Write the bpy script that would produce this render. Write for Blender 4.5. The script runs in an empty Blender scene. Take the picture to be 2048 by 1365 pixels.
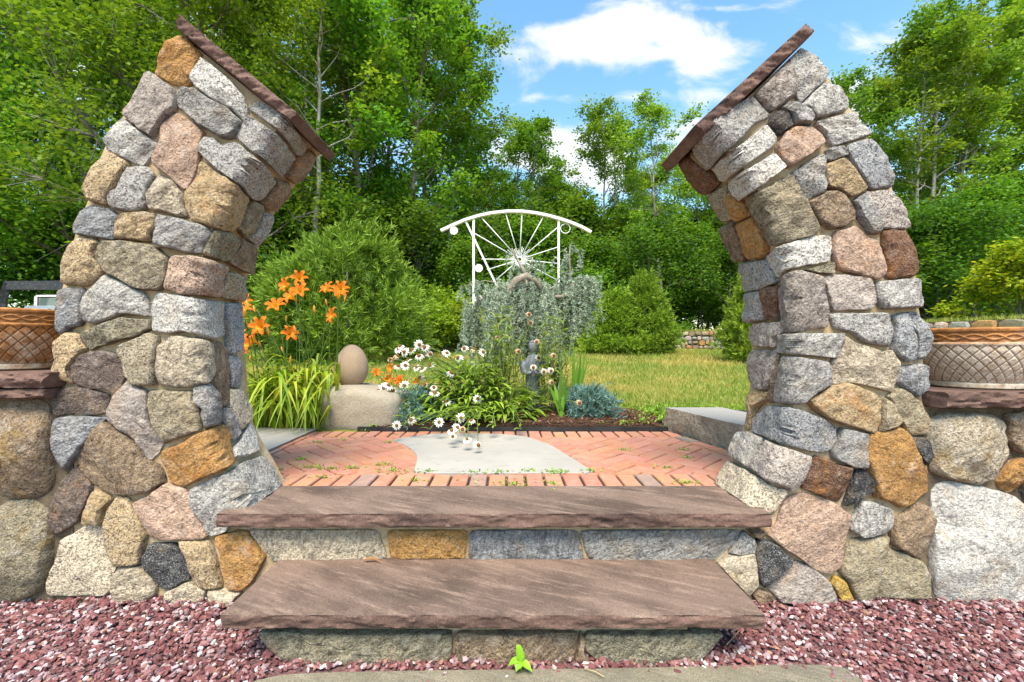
import bpy, bmesh, math, random
import numpy as np
from mathutils import Vector, Matrix, noise

# ------------------------------------------------------------------ camera, sky, sun, exposure
sc = bpy.context.scene
F, CX, CY, H = 910.2, 1016.0, 688.0, 1.10        # focal length and principal point (photo pixels), eye height
cam_d = bpy.data.cameras.new('camera'); cam = bpy.data.objects.new('camera', cam_d)
sc.collection.objects.link(cam); sc.camera = cam
cam.location = (0, 0, H); cam.rotation_euler = (math.radians(90), 0, 0)
cam_d.sensor_width = 36; cam_d.lens = 16.0
cam_d.shift_x = 8 / 2048; cam_d.shift_y = 5.5 / 2048
cam_d.clip_start = 0.05; cam_d.clip_end = 2000

SUN_AZ = math.atan2(-0.10, -1.0); SUN_EL = math.radians(59)
world = bpy.data.worlds.new('World'); sc.world = world; world.use_nodes = True
def build_world():
    nt = world.node_tree; N = nt.nodes; L = nt.links
    for n in list(N): N.remove(n)
    out = N.new('ShaderNodeOutputWorld'); bg = N.new('ShaderNodeBackground')
    sky = N.new('ShaderNodeTexSky'); sky.sky_type = 'NISHITA'; sky.sun_disc = False
    sky.sun_elevation = SUN_EL; sky.sun_rotation = SUN_AZ
    sky.air_density = 1.25; sky.dust_density = 0.0; sky.ozone_density = 2.2; sky.altitude = 50
    tc = N.new('ShaderNodeTexCoord'); sep = N.new('ShaderNodeSeparateXYZ'); L.new(tc.outputs['Generated'], sep.inputs[0])
    def m(op, a, b=None, c=None):
        n = N.new('ShaderNodeMath'); n.operation = op
        for i, v in enumerate((a, b, c)):
            if v is None: continue
            if isinstance(v, (int, float)): n.inputs[i].default_value = v
            else: L.new(v, n.inputs[i])
        return n.outputs[0]
    x, y, z = sep.outputs
    yy = m('MAXIMUM', m('ABSOLUTE', y), 0.15)
    a = m('DIVIDE', x, yy); b = m('DIVIDE', z, yy)
    comb = N.new('ShaderNodeCombineXYZ'); L.new(a, comb.inputs[0]); L.new(m('MULTIPLY', b, 1.7), comb.inputs[1])
    comb.inputs[2].default_value = 3.3
    nz = N.new('ShaderNodeTexNoise'); L.new(comb.outputs[0], nz.inputs['Vector'])
    nz.inputs['Scale'].default_value = 5.5; nz.inputs['Detail'].default_value = 9; nz.inputs['Roughness'].default_value = 0.58
    nz.inputs['Distortion'].default_value = 0.35
    nz2 = N.new('ShaderNodeTexNoise'); L.new(comb.outputs[0], nz2.inputs['Vector'])
    nz2.inputs['Scale'].default_value = 1.3; nz2.inputs['Detail'].default_value = 3
    front = m('GREATER_THAN', y, 0.0)
    tot = None
    # cumulus banks over the clearing: (centre px, half size px, weight)
    for (px, py, rx, ry, w) in ((1240, 82, 190, 52, 1.0), (1390, 105, 110, 45, .8), (1070, 112, 110, 42, .6), (1110, 55, 80, 30, .5),
                                (1120, 292, 170, 50, 1.0), (1180, 345, 110, 40, .7), (1440, 17, 80, 10, .55), (1700, 195, 110, 55, .8), (1960, 80, 90, 40, .6),
                                (1010, 270, 60, 14, .5), (260, 140, 200, 120, .8), (90, 60, 130, 60, .7), (600, 60, 90, 40, .2), (1330, 195, 260, 16, .32)):
        ca, cb = (px - CX) / F, (CY - py) / F
        da = m('DIVIDE', m('SUBTRACT', a, ca), rx / F); db = m('DIVIDE', m('SUBTRACT', b, cb), ry / F)
        d2 = m('ADD', m('MULTIPLY', da, da), m('MULTIPLY', db, db))
        g = m('MULTIPLY', m('POWER', 2.71828, m('MULTIPLY', d2, -0.75)), w)
        tot = g if tot is None else m('MAXIMUM', tot, g)
    tot = m('MULTIPLY', tot, front)
    wide = m('MULTIPLY', m('SUBTRACT', nz2.outputs[0], 0.48), 0.9)
    dens = m('ADD', m('ADD', m('MULTIPLY', tot, 0.62), wide), m('MULTIPLY', m('SUBTRACT', nz.outputs[0], 0.5), 1.35))
    ramp = N.new('ShaderNodeMapRange'); ramp.interpolation_type = 'SMOOTHSTEP'
    L.new(dens, ramp.inputs[0]); ramp.inputs[1].default_value = 0.16; ramp.inputs[2].default_value = 0.50
    low = N.new('ShaderNodeMapRange'); L.new(z, low.inputs[0]); low.inputs[1].default_value = 0.0; low.inputs[2].default_value = 0.12
    fac = m('MULTIPLY', m('MULTIPLY', ramp.outputs[0], low.outputs[0]), 0.95)
    hs = N.new('ShaderNodeHueSaturation'); hs.inputs['Saturation'].default_value = 1.12; hs.inputs['Hue'].default_value = 0.487
    L.new(sky.outputs[0], hs.inputs['Color'])
    mx = N.new('ShaderNodeMix'); mx.data_type = 'RGBA'; L.new(fac, mx.inputs[0])
    L.new(hs.outputs[0], mx.inputs[6]); mx.inputs[7].default_value = (3.7, 3.75, 3.9, 1)
    L.new(mx.outputs[2], bg.inputs[0]); bg.inputs[1].default_value = 0.125
    L.new(bg.outputs[0], out.inputs[0])
build_world()
sun_d = bpy.data.lights.new('sun', 'SUN'); sun = bpy.data.objects.new('sun', sun_d); sc.collection.objects.link(sun)
sun_d.energy = 3.6; sun_d.angle = math.radians(30); sun_d.color = (1.0, 0.89, 0.73)
_dv = Vector((math.sin(SUN_AZ) * math.cos(SUN_EL), math.cos(SUN_AZ) * math.cos(SUN_EL), math.sin(SUN_EL)))
sun.rotation_euler = (-_dv).to_track_quat('-Z', 'Y').to_euler(); sun.location = _dv * 40
vs = sc.view_settings; vs.view_transform = 'Standard'; vs.look = 'None'; vs.gamma = 1; vs.exposure = 1.3; vs.use_curve_mapping = False
sc.cycles.max_bounces = 6; sc.cycles.diffuse_bounces = 3; sc.cycles.glossy_bounces = 2; sc.cycles.transmission_bounces = 4
sc.cycles.transparent_max_bounces = 4; sc.cycles.sample_clamp_indirect = 6

# ------------------------------------------------------------------ helpers
COL = sc.collection
rng = np.random.default_rng(11); random.seed(7)
def P(px, py, Y): return np.array(((px - CX) * Y / F, Y, H - (py - CY) * Y / F))
def PZ(px, py, Z):                                  # pixel on a horizontal plane
    Y = (H - Z) * F / (py - CY); return np.array(((px - CX) * Y / F, Y, Z))

def tag(o, label, cat=None, group=None, kind=None):
    if label: o['label'] = label
    if cat: o['category'] = cat
    if group: o['group'] = group
    if kind: o['kind'] = kind
    return o
def link(name, me, mat=None, parent=None, color=None):
    o = bpy.data.objects.new(name, me); COL.objects.link(o)
    if mat is not None and len(me.materials) == 0: me.materials.append(mat)
    if parent is not None: o.parent = parent
    if color is not None: o.color = (*color, 1)
    return o
def empty(name, loc, label, cat, group=None):
    o = bpy.data.objects.new(name, None); COL.objects.link(o); o.location = loc; o.empty_display_size = .1
    return tag(o, label, cat, group)
def mesh_np(name, V, Fa, smooth=False, fcol=None, extra=None):
    """V (n,3); Fa (m,k) or list of such arrays with different k"""
    V = np.asarray(V, dtype=np.float32)
    if not isinstance(Fa, list): Fa = [Fa]
    Fa = [np.asarray(f, dtype=np.int32) for f in Fa if len(f)]
    me = bpy.data.meshes.new(name)
    me.vertices.add(len(V)); me.vertices.foreach_set('co', V.ravel())
    loops = np.concatenate([f.ravel() for f in Fa]); tot = np.concatenate([np.full(len(f), f.shape[1], np.int32) for f in Fa])
    st = np.concatenate([[0], np.cumsum(tot)[:-1]]).astype(np.int32)
    me.loops.add(len(loops)); me.loops.foreach_set('vertex_index', loops)
    me.polygons.add(len(tot)); me.polygons.foreach_set('loop_start', st)
    me.polygons.foreach_set('use_smooth', np.full(len(tot), smooth))
    if fcol is not None:
        a = me.attributes.new('col', 'FLOAT_COLOR', 'FACE')
        c = np.ones((len(tot), 4), np.float32); c[:, :3] = fcol; a.data.foreach_set('color', c.ravel())
    me.update(calc_edges=True); me.validate()
    return me
class Acc:
    """collects polygons of one part"""
    def __init__(s): s.V = []; s.F = {}; s.C = {}; s.n = 0
    def add(s, V, Fc, col=None):
        V = np.asarray(V, float)
        for f in Fc:
            s.F.setdefault(len(f), []).append([i + s.n for i in f]); s.C.setdefault(len(f), []).append(col if col is not None else (1, 1, 1))
        s.V.append(V); s.n += len(V)
    def mesh(s, name, off=(0, 0, 0), smooth=False, col=False):
        V = np.concatenate(s.V) - np.asarray(off); ks = sorted(s.F)
        fc = np.concatenate([np.array(s.C[k]) for k in ks]) if col else None
        return mesh_np(name, V, [np.array(s.F[k]) for k in ks], smooth, fc)
def tube(acc, pts, rad, n=6, col=None, cap=True):
    pts = [np.asarray(p, float) for p in pts]; m = len(pts)
    if not hasattr(rad, '__len__'): rad = [rad] * m
    V = []; ref = np.array((0.31, 0.17, 0.93))
    for i, p in enumerate(pts):
        d = pts[min(i + 1, m - 1)] - pts[max(i - 1, 0)]; d = d / (np.linalg.norm(d) + 1e-9)
        r = ref if abs(d @ ref) < .95 else np.array((1., 0, 0))
        a = np.cross(d, r); a /= np.linalg.norm(a); b = np.cross(d, a)
        for k in range(n):
            t = 2 * math.pi * k / n; V.append(p + rad[i] * (math.cos(t) * a + math.sin(t) * b))
    Fc = [(i * n + k, i * n + (k + 1) % n, (i + 1) * n + (k + 1) % n, (i + 1) * n + k) for i in range(m - 1) for k in range(n)]
    if cap: Fc += [tuple(range(n))[::-1], tuple((m - 1) * n + k for k in range(n))]
    acc.add(V, Fc, col)
def ribbon(acc, pts, wid, up=(0, 0, 1), fold=0.25, col=None):
    pts = [np.asarray(p, float) for p in pts]; m = len(pts); V = []
    up = np.asarray(up, float)
    for i, p in enumerate(pts):
        d = pts[min(i + 1, m - 1)] - pts[max(i - 1, 0)]; d = d / (np.linalg.norm(d) + 1e-9)
        s = np.cross(d, up); l = np.linalg.norm(s); s = s / l if l > 1e-6 else np.array((1., 0, 0))
        nrm = np.cross(s, d); w = wid[i] if hasattr(wid, '__len__') else wid
        V += [p - s * w + nrm * w * fold, p, p + s * w + nrm * w * fold]
    Fc = []
    for i in range(m - 1):
        a = i * 3; Fc += [(a, a + 1, a + 4, a + 3), (a + 1, a + 2, a + 5, a + 4)]
    acc.add(V, Fc, col)
def arc(p0, p1, sag, n=8):
    p0, p1 = np.asarray(p0, float), np.asarray(p1, float); out = []
    for i in range(n + 1):
        t = i / n; q = p0 + (p1 - p0) * t; q = q + np.asarray(sag, float) * 4 * t * (1 - t); out.append(q)
    return out
def bez(a, b, c, n=8):
    a, b, c = (np.asarray(v, float) for v in (a, b, c))
    return [(1 - t) ** 2 * a + 2 * t * (1 - t) * b + t * t * c for t in np.linspace(0, 1, n + 1)]
def box_mesh(name, sx, sy, sz, bev=0.004, seg=1):
    bm = bmesh.new(); bmesh.ops.create_cube(bm, size=1)
    for v in bm.verts: v.co.x *= sx; v.co.y *= sy; v.co.z *= sz
    if bev: bmesh.ops.bevel(bm, geom=bm.edges[:], offset=bev, segments=seg, affect='EDGES', profile=.6)
    me = bpy.data.meshes.new(name); bm.to_mesh(me); bm.free(); return me
def acc_box(acc, c, s, col=None, rz=0):
    x, y, z = [v / 2 for v in s]; V = np.array([(a * x, b * y, d * z) for d in (-1, 1) for b in (-1, 1) for a in (-1, 1)])
    if rz: ca, sa = math.cos(rz), math.sin(rz); V = V @ np.array(((ca, sa, 0), (-sa, ca, 0), (0, 0, 1)))
    acc.add(V + np.asarray(c), [(0, 2, 3, 1), (4, 5, 7, 6), (0, 1, 5, 4), (2, 6, 7, 3), (0, 4, 6, 2), (1, 3, 7, 5)], col)

# ------------------------------------------------------------------ materials
def new_mat(name):
    m = bpy.data.materials.new(name); m.use_nodes = True; nt = m.node_tree
    for n in list(nt.nodes): nt.nodes.remove(n)
    out = nt.nodes.new('ShaderNodeOutputMaterial'); bs = nt.nodes.new('ShaderNodeBsdfPrincipled')
    nt.links.new(bs.outputs[0], out.inputs[0]); return m, nt, bs, out
class NB:
    def __init__(s, nt): s.nt = nt
    def n(s, t): return s.nt.nodes.new('ShaderNode' + t)
    def l(s, a, b): s.nt.links.new(a, b)
    def math(s, op, a, b=None):
        n = s.n('Math'); n.operation = op
        for i, v in enumerate((a, b)):
            if v is None: continue
            if isinstance(v, (int, float)): n.inputs[i].default_value = v
            else: s.l(v, n.inputs[i])
        return n.outputs[0]
    def noise(s, vec, scale, detail=4, rough=.6, w=None, dist=0):
        n = s.n('TexNoise')
        if w is not None:
            va = s.n('VectorMath'); va.operation = 'ADD'; s.l(vec, va.inputs[0]); s.l(w, va.inputs[1]); vec = va.outputs[0]
        if vec is not None: s.l(vec, n.inputs['Vector'])
        n.inputs['Scale'].default_value = scale; n.inputs['Detail'].default_value = detail; n.inputs['Roughness'].default_value = rough
        n.inputs['Distortion'].default_value = dist
        return n.outputs[0]
    def ramp(s, v, lo, hi, a=0., b=1.):
        n = s.n('MapRange'); n.interpolation_type = 'SMOOTHSTEP'; s.l(v, n.inputs[0])
        for i, q in zip((1, 2, 3, 4), (lo, hi, a, b)): n.inputs[i].default_value = q
        return n.outputs[0]
    def mix(s, f, a, b, mode='MIX'):
        n = s.n('Mix'); n.data_type = 'RGBA'; n.blend_type = mode
        for i, v in ((0, f), (6, a), (7, b)):
            if isinstance(v, (int, float)): n.inputs[i].default_value = v
            elif isinstance(v, tuple): n.inputs[i].default_value = (*v, 1) if len(v) == 3 else v
            else: s.l(v, n.inputs[i])
        return n.outputs[2]
    def rotscale(s, vec, ang, scale):
        r = s.n('VectorRotate'); r.rotation_type = 'Z_AXIS'; s.l(vec, r.inputs['Vector']); r.inputs['Angle'].default_value = ang
        return s.mapping(r.outputs[0], scale)
    def bump(s, h, dist, strength=1.0, nrm=None):
        n = s.n('Bump'); s.l(h, n.inputs['Height']); n.inputs['Distance'].default_value = dist; n.inputs['Strength'].default_value = strength
        if nrm is not None: s.l(nrm, n.inputs['Normal'])
        return n.outputs[0]
    def coords(s): return s.n('TexCoord').outputs['Object']
    def mapping(s, vec, scale=(1, 1, 1), rot=(0, 0, 0)):
        n = s.n('Mapping'); s.l(vec, n.inputs[0]); n.inputs['Scale'].default_value = scale; n.inputs['Rotation'].default_value = rot; return n.outputs[0]

def stone_mat(name, speck=.5, band=.3, stain=.3, stain_col=(.42, .20, .06), bump=.004, light=.25, bandscale=(14, 14, 60), pores=120):
    m, nt, bs, out = new_mat(name); b = NB(nt); co = b.coords()
    oi = b.n('ObjectInfo'); w = b.math('MULTIPLY', oi.outputs['Random'], 40)
    base = oi.outputs['Color']
    rv = b.n('CombineXYZ')
    for i, k in enumerate((6.3, 4.1, 2.7)): b.l(b.math('MULTIPLY', oi.outputs['Random'], k), rv.inputs[i])
    rot = b.n('VectorRotate'); rot.rotation_type = 'EULER_XYZ'; b.l(co, rot.inputs['Vector']); b.l(rv.outputs[0], rot.inputs['Rotation'])
    bands = b.noise(b.mapping(rot.outputs[0], bandscale), 1.0, 5, .6, w, .6)
    fine = b.noise(co, pores, 3, .7, w)
    grit = b.noise(co, 260, 2, .6, w); mid = b.noise(co, 48, 4, .7, w, .3)
    patch = b.noise(co, 9, 5, .62, w, .4)
    patch2 = b.noise(co, 21, 5, .68, b.math('ADD', w, 7.3), .3)
    c = b.mix(b.math('MULTIPLY', b.ramp(fine, .50, .585), speck), base, b.mix(1.0, base, (.16, .155, .16), 'MULTIPLY'))
    c = b.mix(b.math('MULTIPLY', b.ramp(grit, .52, .66), speck * .8), c, b.mix(.6, base, (.72, .70, .66)))
    c = b.mix(b.math('MULTIPLY', b.ramp(bands, .44, .60), band), c, b.mix(1.0, c, (.42, .41, .42), 'MULTIPLY'))
    c = b.mix(b.math('MULTIPLY', b.ramp(patch, .50, .70), stain), c, stain_col)
    c = b.mix(b.math('MULTIPLY', b.ramp(patch2, .52, .72), light), c, (.60, .57, .52))
    c = b.mix(b.math('MULTIPLY', b.ramp(mid, .53, .66), .6), c, b.mix(1.0, c, (.38, .36, .34), 'MULTIPLY'))
    c = b.mix(b.math('MULTIPLY', b.ramp(mid, .47, .36), .35), c, b.mix(1.0, c, (1.5, 1.47, 1.42), 'MULTIPLY'))
    c = b.mix(b.math('MULTIPLY', b.ramp(patch2, .46, .28), .35), c, b.mix(1.0, c, (.45, .42, .38), 'MULTIPLY'))
    b.l(c, bs.inputs['Base Color']); bs.inputs['Roughness'].default_value = .88; bs.inputs['Specular IOR Level'].default_value = .25
    h = b.math('ADD', b.math('MULTIPLY', bands, .6), b.math('ADD', b.math('MULTIPLY', patch2, 1.2), b.math('ADD', b.math('MULTIPLY', mid, .8), b.math('MULTIPLY', fine, .35))))
    b.l(b.bump(h, bump * 3.0, 1.0), bs.inputs['Normal'])
    return m
M = {}
M['granite'] = stone_mat('granite_stone', .85, .15, .30, (.40, .29, .17), bump=.005)
M['gneiss'] = stone_mat('gneiss_stone', .60, .65, .32, (.40, .29, .17), bump=.008)
M['rusty'] = stone_mat('rusty_stone', .50, .25, .55, (.42, .17, .035), bump=.006, light=.22)
M['sand'] = stone_mat('sandy_stone', .45, .28, .30, (.44, .26, .12), bump=.006, light=.28)
M['mossy'] = stone_mat('mossy_boulder', .65, .25, .60, (.30, .19, .055), bump=.008, light=.35)

def simple_mat(name, cols, scale=6, rough=.8, bump=0., bscale=60, spec=.3, metallic=0., detail=5, stretch=(1, 1, 1), lo=.35, hi=.65, rot=(0, 0, 0)):
    m, nt, bs, out = new_mat(name); b = NB(nt); co = b.mapping(b.coords(), stretch, rot)
    f = b.noise(co, scale, detail, .62)
    c = b.mix(b.ramp(f, lo, hi), cols[0], cols[1])
    if len(cols) > 2: c = b.mix(b.ramp(b.noise(co, scale * 4.3, 4, .65), .52, .70), c, cols[2])
    b.l(c, bs.inputs['Base Color']); bs.inputs['Roughness'].default_value = rough; bs.inputs['Specular IOR Level'].default_value = spec
    bs.inputs['Metallic'].default_value = metallic
    if bump: b.l(b.bump(b.math('ADD', b.noise(co, bscale, 5, .65), f), bump, .8), bs.inputs['Normal'])
    return m
def attr_mat(name, rough=.7, trans=0., spec=.25, tint=None, objvar=0.):
    """colour from the per-face attribute 'col'; optional leaf translucency and variation per object"""
    m, nt, bs, out = new_mat(name); b = NB(nt)
    at = b.n('Attribute'); at.attribute_name = 'col'; c = at.outputs['Color']
    if objvar:
        oi = b.n('ObjectInfo'); hs = b.n('HueSaturation'); b.l(c, hs.inputs['Color'])
        b.l(b.math('ADD', b.math('MULTIPLY', oi.outputs['Random'], objvar * .10), .5 - objvar * .05), hs.inputs['Hue'])
        r2 = b.math('FRACT', b.math('MULTIPLY', oi.outputs['Random'], 7.31))
        b.l(b.math('ADD', b.math('MULTIPLY', r2, objvar), 1 - objvar / 2), hs.inputs['Value']); c = hs.outputs[0]
    b.l(c, bs.inputs['Base Color']); bs.inputs['Roughness'].default_value = rough; bs.inputs['Specular IOR Level'].default_value = spec
    if trans:
        tr = b.n('BsdfTranslucent'); b.l(b.mix(1.0, c, (1.25, 1.15, .55), 'MULTIPLY'), tr.inputs['Color'])
        ms = b.n('MixShader'); ms.inputs[0].default_value = trans; b.l(bs.outputs[0], ms.inputs[1]); b.l(tr.outputs[0], ms.inputs[2])
        b.l(ms.outputs[0], out.inputs[0])
    return m
M['mortar'] = simple_mat('sandy_mortar', [(.40, .29, .16), (.50, .39, .25), (.30, .21, .11)], 14, .95, .006, 160)
M['dark_mortar'] = simple_mat('damp_dark_mortar', [(.10, .075, .05), (.17, .13, .08), (.06, .05, .04)], 12, .95, .006, 140)
M['leaf'] = attr_mat('tree_leaf', .55, .48, .25, objvar=.35)
M['plant'] = attr_mat('plant_leaf', .45, .28, .35)
M['needle'] = attr_mat('conifer_needle', .6, .15, .25, objvar=.2)
M['petal'] = attr_mat('petal', .6, .25, .2)
M['chips'] = attr_mat('stone_chips', .75, 0, .3)
M['mulchm'] = attr_mat('bark_mulch', .9, 0, .15)
M['bark'] = simple_mat('tree_bark', [(.10, .085, .07), (.22, .20, .17), (.30, .30, .27)], 3, .95, .02, 14, .15, stretch=(1, 1, .25))
M['twig'] = simple_mat('grey_brown_twig', [(.20, .16, .12), (.32, .27, .22)], 12, .9, .004, 60)
M['white_metal'] = simple_mat('white_painted_metal', [(.78, .78, .77), (.70, .70, .68), (.55, .50, .44)], 5, .45, .0, spec=.4, lo=.3, hi=.8)
# brown flagstone for treads and caps: long diagonal streaks, paler wear, darker damp patches
def flag_mat(name, dark, mid, pale, ang=.42):
    m, nt, bs, out = new_mat(name); b = NB(nt); co = b.coords()
    st = b.noise(b.rotscale(co, ang, (5, 34, 30)), 1.0, 7, .74, dist=.15); st2 = b.noise(b.rotscale(co, ang + .12, (1.6, 7, 8)), 1.0, 5, .6)
    pt = b.noise(co, 2.3, 6, .66); gr = b.noise(co, 230, 3, .7); g2 = b.noise(co, 75, 4, .7)
    c = b.mix(b.ramp(pt, .30, .66), dark, mid)
    c = b.mix(b.math('MULTIPLY', b.ramp(st2, .42, .66), .55), c, b.mix(.5, mid, pale))
    c = b.mix(b.math('MULTIPLY', b.ramp(st, .50, .66), .55), c, pale)
    c = b.mix(b.math('MULTIPLY', b.ramp(g2, .52, .66), .45), c, b.mix(1., c, (.55, .52, .52), 'MULTIPLY'))
    c = b.mix(b.math('MULTIPLY', b.ramp(gr, .5, .64), .6), c, b.mix(1., c, (1.6, 1.52, 1.45), 'MULTIPLY'))
    c = b.mix(b.math('MULTIPLY', b.ramp(gr, .48, .34), .6), c, b.mix(1., c, (.45, .43, .43), 'MULTIPLY'))
    b.l(c, bs.inputs['Base Color']); bs.inputs['Roughness'].default_value = .88; bs.inputs['Specular IOR Level'].default_value = .15
    h = b.math('ADD', b.math('MULTIPLY', st, .5), b.math('ADD', b.math('MULTIPLY', gr, .25), b.math('MULTIPLY', g2, .5)))
    b.l(b.bump(h, .005, .9), bs.inputs['Normal']); return m
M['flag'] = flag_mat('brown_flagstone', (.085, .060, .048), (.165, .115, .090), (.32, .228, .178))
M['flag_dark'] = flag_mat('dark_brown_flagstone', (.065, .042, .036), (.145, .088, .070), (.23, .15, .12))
M['flag_grey'] = flag_mat('grey_flagstone', (.12, .11, .085), (.20, .18, .13), (.27, .24, .18))

CROP = {'L1': (80, 20), 'L2': (340, 20), 'L3': (80, 320), 'L4': (260, 320), 'L5': (80, 620), 'L6': (260, 620), 'L7': (80, 880), 'L8': (260, 880),
        'R1': (1310, 40), 'R2': (1520, 80), 'R3': (1400, 360), 'R4': (1540, 360), 'R5': (1420, 620), 'R6': (1580, 620), 'R7': (1420, 880), 'R8': (1580, 880)}
SCL = {k: 4.015 for k in CROP}
CROP.update({'WL': (0, 560), 'WR': (1348, 560), 'ST': (420, 960)}); SCL.update({'WL': 1.696, 'WR': 1.696, 'ST': 1.7965})
PAL = {'g': (.345, .33, .305), 'w': (.53, .505, .455), 'b': (.30, .305, .31), 't': (.47, .335, .175), 'o': (.45, .235, .065), 'p': (.49, .33, .235), 'd': (.05, .05, .052),
       'l': (.28, .245, .16), 'r': (.16, .075, .036), 'c': (.58, .485, .345), 'v': (.43, .365, .315), 'n': (.29, .20, .12), 'k': (.14, .10, .08), 'y': (.45, .29, .055), 'm': (.33, .275, .175)}
LEFT = """L1 o rusty 1140 215 1205 240 1300 370 1215 600 1130 620 1040 590 930 515 990 370 1060 280
L1 v sand 920 530 1095 650 1105 810 985 915 915 1035 680 860 680 820
L1 w gneiss 670 868 960 1090 850 1255 800 1255 570 1140 540 1050 600 960
L1 p sand 1110 835 1250 920 1325 990 1290 1180 1265 1300 1195 1452 1150 1440 1050 1340 940 1265 935 1200 1000 1090 990 930
L2 w granite 270 400 330 440 430 520 520 600 620 730 635 810 600 895 400 760 240 650 180 570 185 540
L2 g gneiss 100 628 210 640 330 730 590 910 540 1020 480 1045 420 1035 230 920 70 790 62 690
L2 g granite 700 735 930 890 1105 1095 1050 1165 1010 1170 860 970 730 870 635 805
L2 g granite 640 855 830 985 1000 1190 920 1310 880 1340 790 1245 705 1165 535 1035
L2 g granite 300 1035 370 1040 430 1110 560 1080 690 1190 760 1270 819 1364 699 1514 614 1494 529 1379 319 1220 265 1160 262 1090
L2 n rusty 1100 1120 1160 1155 1060 1290 975 1395 915 1330 1000 1200
L4 n rusty 1160 140 1275 190 1160 410 1060 380 1035 330 1140 190
L4 t rusty 580 15 640 50 860 220 935 300 850 510 795 560 680 555 510 490 470 400 460 290 545 160
L4 m gneiss 960 315 1040 345 1050 380 1000 520 920 635 830 540 900 400
L4 g granite 1060 405 1135 440 1085 580 1010 695 935 635 1010 530
L3 t granite 590 -45 640 -40 715 20 725 60 640 240 575 320 570 380 420 340 395 280 420 180 490 20
L3 g granite 720 68 870 62 935 120 920 180 880 270 885 380 790 425 600 400 572 350 590 300 650 250 690 130
L3 c gneiss 960 125 1075 170 1160 280 1195 475 900 405 885 290 900 250
L3 b gneiss 420 372 560 395 650 455 620 650 300 600 288 560 350 420
L3 t gneiss 680 445 870 430 960 440 950 550 910 665 630 640 640 540
L4 g gneiss 250 445 370 470 640 545 655 600 590 760 440 745 222 690 222 640
L4 m gneiss 680 560 770 570 850 620 845 680 780 800 720 810 590 765 650 600
L4 n gneiss 880 630 985 680 945 920 760 820 850 690
L4 p granite 380 770 540 780 735 840 735 880 690 1110 500 1080 440 1085 300 1040 295 1010 340 900 340 800
L4 m granite 740 880 915 930 890 1120 860 1130 700 1100
L3 t granite 310 630 450 625 480 670 455 790 525 900 390 1020 210 1000 205 900 240 760
L3 m gneiss 490 650 700 660 920 690 1045 790 1040 960 980 1050 820 1045 690 970 530 880 460 800 470 700
L3 w gneiss 540 925 650 970 860 1075 895 1180 895 1262 700 1238 450 1322 380 1300 366 1190 378 1105
L3 b gneiss 190 1035 370 1030 365 1290 340 1330 270 1350 200 1408 155 1370 170 1280 168 1060
L4 w granite 225 1065 420 1090 560 1125 727 1140 735 1410 620 1448 560 1435 480 1375 340 1395 190 1375 195 1150
L4 b granite 742 1150 872 1142 872 1495 840 1540 768 1568 770 1400 740 1340
L6 b granite 765 370 850 340 860 440 870 630 780 625 775 500
L6 n gneiss 630 250 710 260 760 340 770 570 755 770 700 785 680 680 630 580 640 400
L6 c gneiss 350 205 430 205 620 275 635 420 610 580 520 615 370 625 240 590 235 450 260 290
L6 g gneiss 530 610 620 585 670 680 715 900 690 930 595 950 575 800 535 700
L6 c granite 770 635 860 645 905 740 955 870 880 970 850 985 790 850 760 770
L6 g gneiss 720 790 765 785 800 900 850 1000 845 1040 800 1065 780 990 725 870
L6 m gneiss 170 640 330 650 510 650 530 720 570 830 585 960 420 1020 300 1065 250 980 175 780
L6 o rusty 630 955 740 925 780 1020 808 1240 665 1315 430 1425 330 1375 300 1280 255 1180 275 1130 480 1050 560 985
L6 w granite 930 915 975 980 1010 1090 1015 1155 880 1200 820 1190 810 1120 860 1060
L8 w gneiss 500 395 700 290 870 200 1040 140 1130 235 1205 380 1030 490 890 575 800 640 800 715 740 745 645 762 590 630 495 450
L8 p sand 290 350 440 385 490 440 640 770 590 790 430 790 270 800 150 745 100 620 50 500 200 420
L7 t granite 630 450 700 455 760 520 830 640 870 760 835 880 830 980 640 990 560 850 545 700 570 560
L7 d granite 900 825 1090 830 1150 900 1210 1000 1225 1110 1050 1180 980 1175 850 1040 840 930
L8 t granite 410 800 560 800 636 795 684 900 752 1182 640 1190 540 1130 500 1050 490 960
L8 o rusty 690 768 860 728 950 733 1060 880 1100 920 1010 1110 905 1200 805 1178 748 960
L7 n gneiss 520 -145 600 -110 690 -45 820 50 850 150 980 210 1015 330 900 410 770 440 590 435 410 330 300 170 400 20
L7 k sand 300 205 350 260 420 340 420 420 370 590 330 650 170 750 115 740 110 600 200 330
L7 t sand 450 395 560 430 585 480 520 560 525 670 365 665 410 540
L7 c granite 390 680 530 690 545 850 620 990 600 1050 590 1170 540 1240 90 1240 90 1110 190 800
L7 c gneiss 650 1020 830 995 870 1070 945 1170 940 1230 860 1290 610 1280 605 1080
L8 c gneiss 300 1210 480 1130 620 1190 610 1300 440 1330 310 1310
L8 c sand 640 1195 760 1190 905 1215 850 1300 650 1300
L5 l gneiss 350 195 550 110 700 60 905 85 905 150 800 215 500 290 420 325 390 300 340 220
L5 t granite 240 182 320 190 390 310 290 430 270 480 310 590 200 560 135 490 165 420 160 260
L5 k sand 400 345 550 325 650 370 710 500 640 660 600 685 560 640 400 635 300 560 275 480 300 410
L5 m granite 890 185 965 220 945 600 780 605 730 530 660 330 670 290
L5 k gneiss 330 610 470 650 560 680 550 820 480 840 300 830 130 850 120 700 180 640
L5 b gneiss 160 860 400 850 550 865 480 970 330 1160 220 1280 170 1200 150 1000
L5 v sand 720 560 800 620 870 650 880 800 920 950 1000 1070 920 1190 880 1200 840 1150 800 1050 680 970 560 870 560 790 600 690"""
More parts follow.
